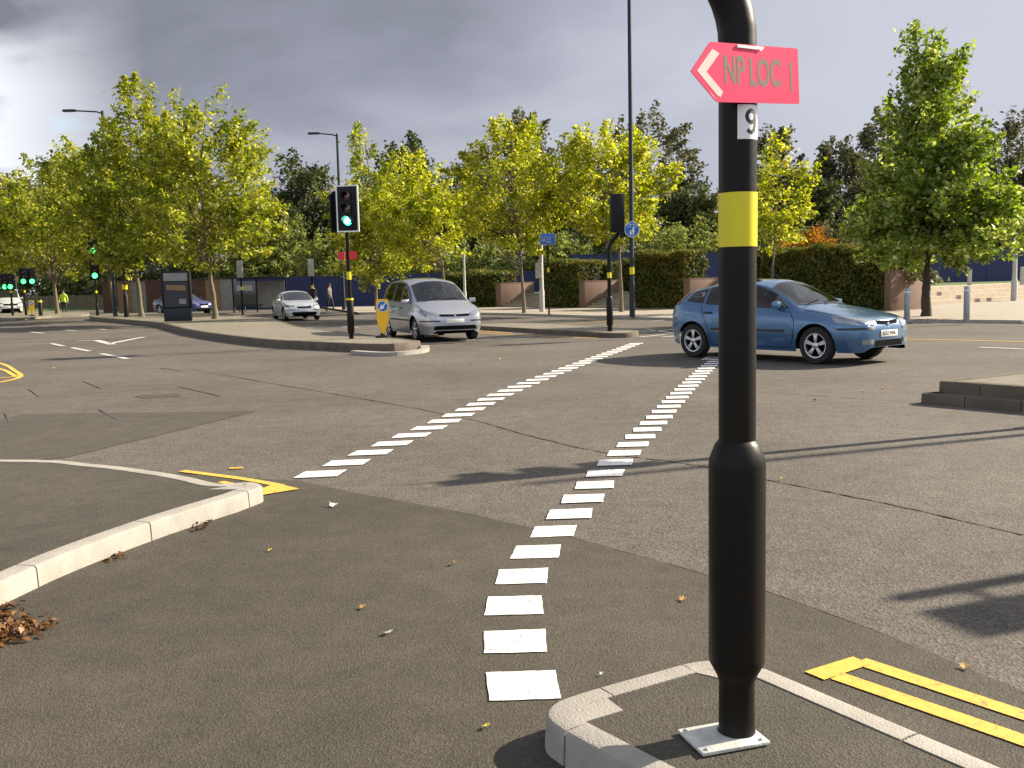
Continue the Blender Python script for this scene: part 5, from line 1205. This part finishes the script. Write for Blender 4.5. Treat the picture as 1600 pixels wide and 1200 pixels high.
def walker(stride, arm):
    J = [(0, 0, .95), (0, .0, 1.18), (0, 0, 1.40), (0, -.01, 1.50), (0, -.02, 1.635), (0, -.02, 1.70)]
    E_ = [(0, 1), (1, 2), (2, 3), (3, 4), (4, 5)]; r = [.145, .13, .15, .055, .092, .075]
    for s in (-1, 1):
        k0 = len(J); J += [(s * .10, -s * .02, .88), (s * .11, -s * stride * .5 - .03, .50), (s * .11, -s * stride + .03, .10), (s * .115, -s * stride - .12, .045)]; r += [.095, .065, .045, .04]
        E_ += [(0, k0), (k0, k0 + 1), (k0 + 1, k0 + 2), (k0 + 2, k0 + 3)]
        k0 = len(J); J += [(s * .19, 0, 1.38), (s * .25, s * arm * .5, 1.12), (s * .26, s * arm - .06, .90), (s * .26, s * arm - .09, .80)]; r += [.062, .047, .035, .032]
        E_ += [(2, k0), (k0, k0 + 1), (k0 + 1, k0 + 2), (k0 + 2, k0 + 3)]
    return J, r, E_
J, r_, E_ = walker(.22, .16)
person('person in a grey top walking by the navy hoarding right of the white car', at(516, 487, 0), R(70), 'cloth_grey', 'cloth_dark', J, r_, E_)
J, r_, E_ = walker(.10, .05)
person('person in dark clothes standing close behind the white car', at(490, 486, 0), R(-20), 'cloth_dark', 'cloth_dark', J, r_, E_)
J, r_, E_ = walker(.14, .10)
person('person in dark clothes waiting beside the bus shelter panel', at(379, 488, 0), R(60), 'cloth_dark', 'cloth_blue', J, r_, E_)
J, r_, E_ = walker(.05, .12)
person('person in a bright yellow vest by the far left tree trunk', at(101, 491, 0), R(10), 'hi_vis', 'cloth_dark', J, r_, E_)

def driver(car_root, P, label, top):
    sc_ = car_root.scale[0]; zs_ = P['seat'] + .13; sx = P['seats'][0] - .10
    J = [(0, 0, zs_ + .10), (-.06, 0, zs_ + .32), (-.11, 0, zs_ + .54), (-.10, 0, zs_ + .64), (-.07, 0, zs_ + .76), (-.07, 0, zs_ + .83)]; E_ = [(i, i + 1) for i in range(5)]; r = [.14, .13, .14, .055, .09, .075]
    for s in (-1, 1):
        k0 = len(J); J += [(.22, s * .10, zs_ + .12), (.46, s * .12, zs_ + .10)]; r += [.085, .06]; E_ += [(0, k0), (k0, k0 + 1)]
        k0 = len(J); J += [(-.09, s * .19, zs_ + .50), (.08, s * .23, zs_ + .28), (.32, s * .17, zs_ + .30), (.40, s * .16, zs_ + .33)]; r += [.06, .046, .034, .032]; E_ += [(2, k0), (k0, k0 + 1), (k0 + 1, k0 + 2), (k0 + 2, k0 + 3)]
    me = bpy.data.meshes.new('person'); me.from_pydata(J, E_, []); o = bpy.data.objects.new('person', me); col.objects.link(o); o.modifiers.new('skin', 'SKIN')
    for i, q in enumerate(r): me.skin_vertices[0].data[i].radius = (q, q)
    me.skin_vertices[0].data[0].use_root = True; ss = o.modifiers.new('sub', 'SUBSURF'); ss.levels = ss.render_levels = 2
    bpy.context.view_layer.update(); nm = bpy.data.meshes.new_from_object(o.evaluated_get(bpy.context.evaluated_depsgraph_get())); bpy.data.objects.remove(o)
    o = bpy.data.objects.new('person', nm); col.objects.link(o); nm.materials.clear(); [nm.materials.append(M[q]) for q in ('cloth_blue', top, 'skin')]
    for p_ in nm.polygons: p_.material_index = 2 if p_.center.z > zs_ + .60 or (p_.center.x > .34 and p_.center.z > zs_ + .22) else 1 if p_.center.z > zs_ + .2 else 0
    nm.shade_smooth(); o.matrix_world = car_root.matrix_basis @ Matrix.Translation((sx, -.36, 0)); tag(o, label, 'person')
    MB().lathe([(.10, -.03), (.104, .03), (.09, .08), (.05, .108), (.01, .114)], (-.085, 0, zs_ + .77), 'Z', 16).build('hair', 'hair', o, 60)
    MB().box((.02, 0, zs_ + .755), (.03, .022, .04), None, .008).build('nose', 'skin', o, 50)
driver(blue_car, HATCH, 'driver in a dark red top at the wheel of the blue hatchback', 'red_cloth'); driver(silver_car, MPV, 'driver in a grey top at the wheel of the silver people carrier', 'cloth_grey')

# ------------------------------------------------------------------ leaves on the road
def leaf_thing(loc, size, m_, label, group, seed, z=.012):
    rr = random.Random(seed); n = 9; poly = []
    for i in range(n * 2):
        t_ = math.pi * i / n; r0 = size * (.5 if i % 2 == 0 else .30) * rr.uniform(.8, 1.15); poly.append((r0 * math.cos(t_), r0 * .75 * math.sin(t_)))
    vs = [(x_, y, .006 + abs(x_) * .35 * rr.uniform(.6, 1.3) + (y * .2)) for x_, y in poly]; k0 = len(vs); vs += [(0, 0, .004)]
    q = MB().add(vs, [(i, (i + 1) % k0, k0) for i in range(k0)])
    o = q.build('fallen_leaf', m_); mm = min(v[2] for v in vs); o.location = (loc.x, loc.y, z - mm); o.rotation_euler = (0, 0, rr.uniform(0, 6)); tag(o, label, 'leaf', group)
    return o
tan = [(708, 884), (567, 953), (1067, 940), (1508, 1047), (1160, 742)]
for i, (px, py) in enumerate(tan): leaf_thing(at(px, py), .055 if py > 800 else .07, 'leaf_tan', 'single curled tan leaf lying on open tarmac', 'curled tan leaves scattered on the tarmac', i)
yel = [(422, 863), (780, 562), (1220, 750), (1384, 607), (760, 1140)]
for i, (px, py) in enumerate(yel): leaf_thing(at(px, py), .04 if py > 700 else .10, 'leaf_yellow', 'small yellow leaf lying flat on open tarmac', 'small yellow leaves scattered on the tarmac', 20 + i)
for i, (px, py) in enumerate([(1350, 612), (1382, 608), (735, 570), (1275, 627), (85, 576)]): leaf_thing(at(px, py), .09, 'leaf_tan', 'curled tan leaf far out on the junction', 'curled tan leaves out on the junction', 60 + i)
pale = [(522, 793, .09), (606, 993, .06), (940, 1058, .03)]
for i, (px, py, s_) in enumerate(pale): leaf_thing(at(px, py), s_, 'leaf_pale', 'scrap of pale litter lying on the dark tarmac', 'scraps of pale litter on the tarmac', 40 + i)
rs = np.random.RandomState(3)
def litter(name, pts, n, size, spread, seed):
    rs = np.random.RandomState(seed); c_ = []
    for k_ in range(n):
        i = rs.randint(len(pts)); p_ = pts[i]; c_.append((p_.x + rs.normal(0, spread), p_.y + rs.normal(0, spread), .010 + abs(rs.normal(0, .010))))
    o = leaf_mesh(name, leaf_quads(np.array(c_), size, rs, .8), 'leaf_litter', None); o['kind'] = 'stuff'; return o
litter('leaf_litter', [at(10, 990), at(25, 985), at(-10, 1000), at(5, 965), at(35, 992), at(-30, 985)], 300, .034, .065, 3)
litter('leaf_litter', [at(x_, y_) for x_, y_ in ((170, 878), (180, 872), (185, 874), (315, 825), (322, 822), (330, 818), (300, 830), (20, 948), (12, 952))], 46, .032, .025, 4)
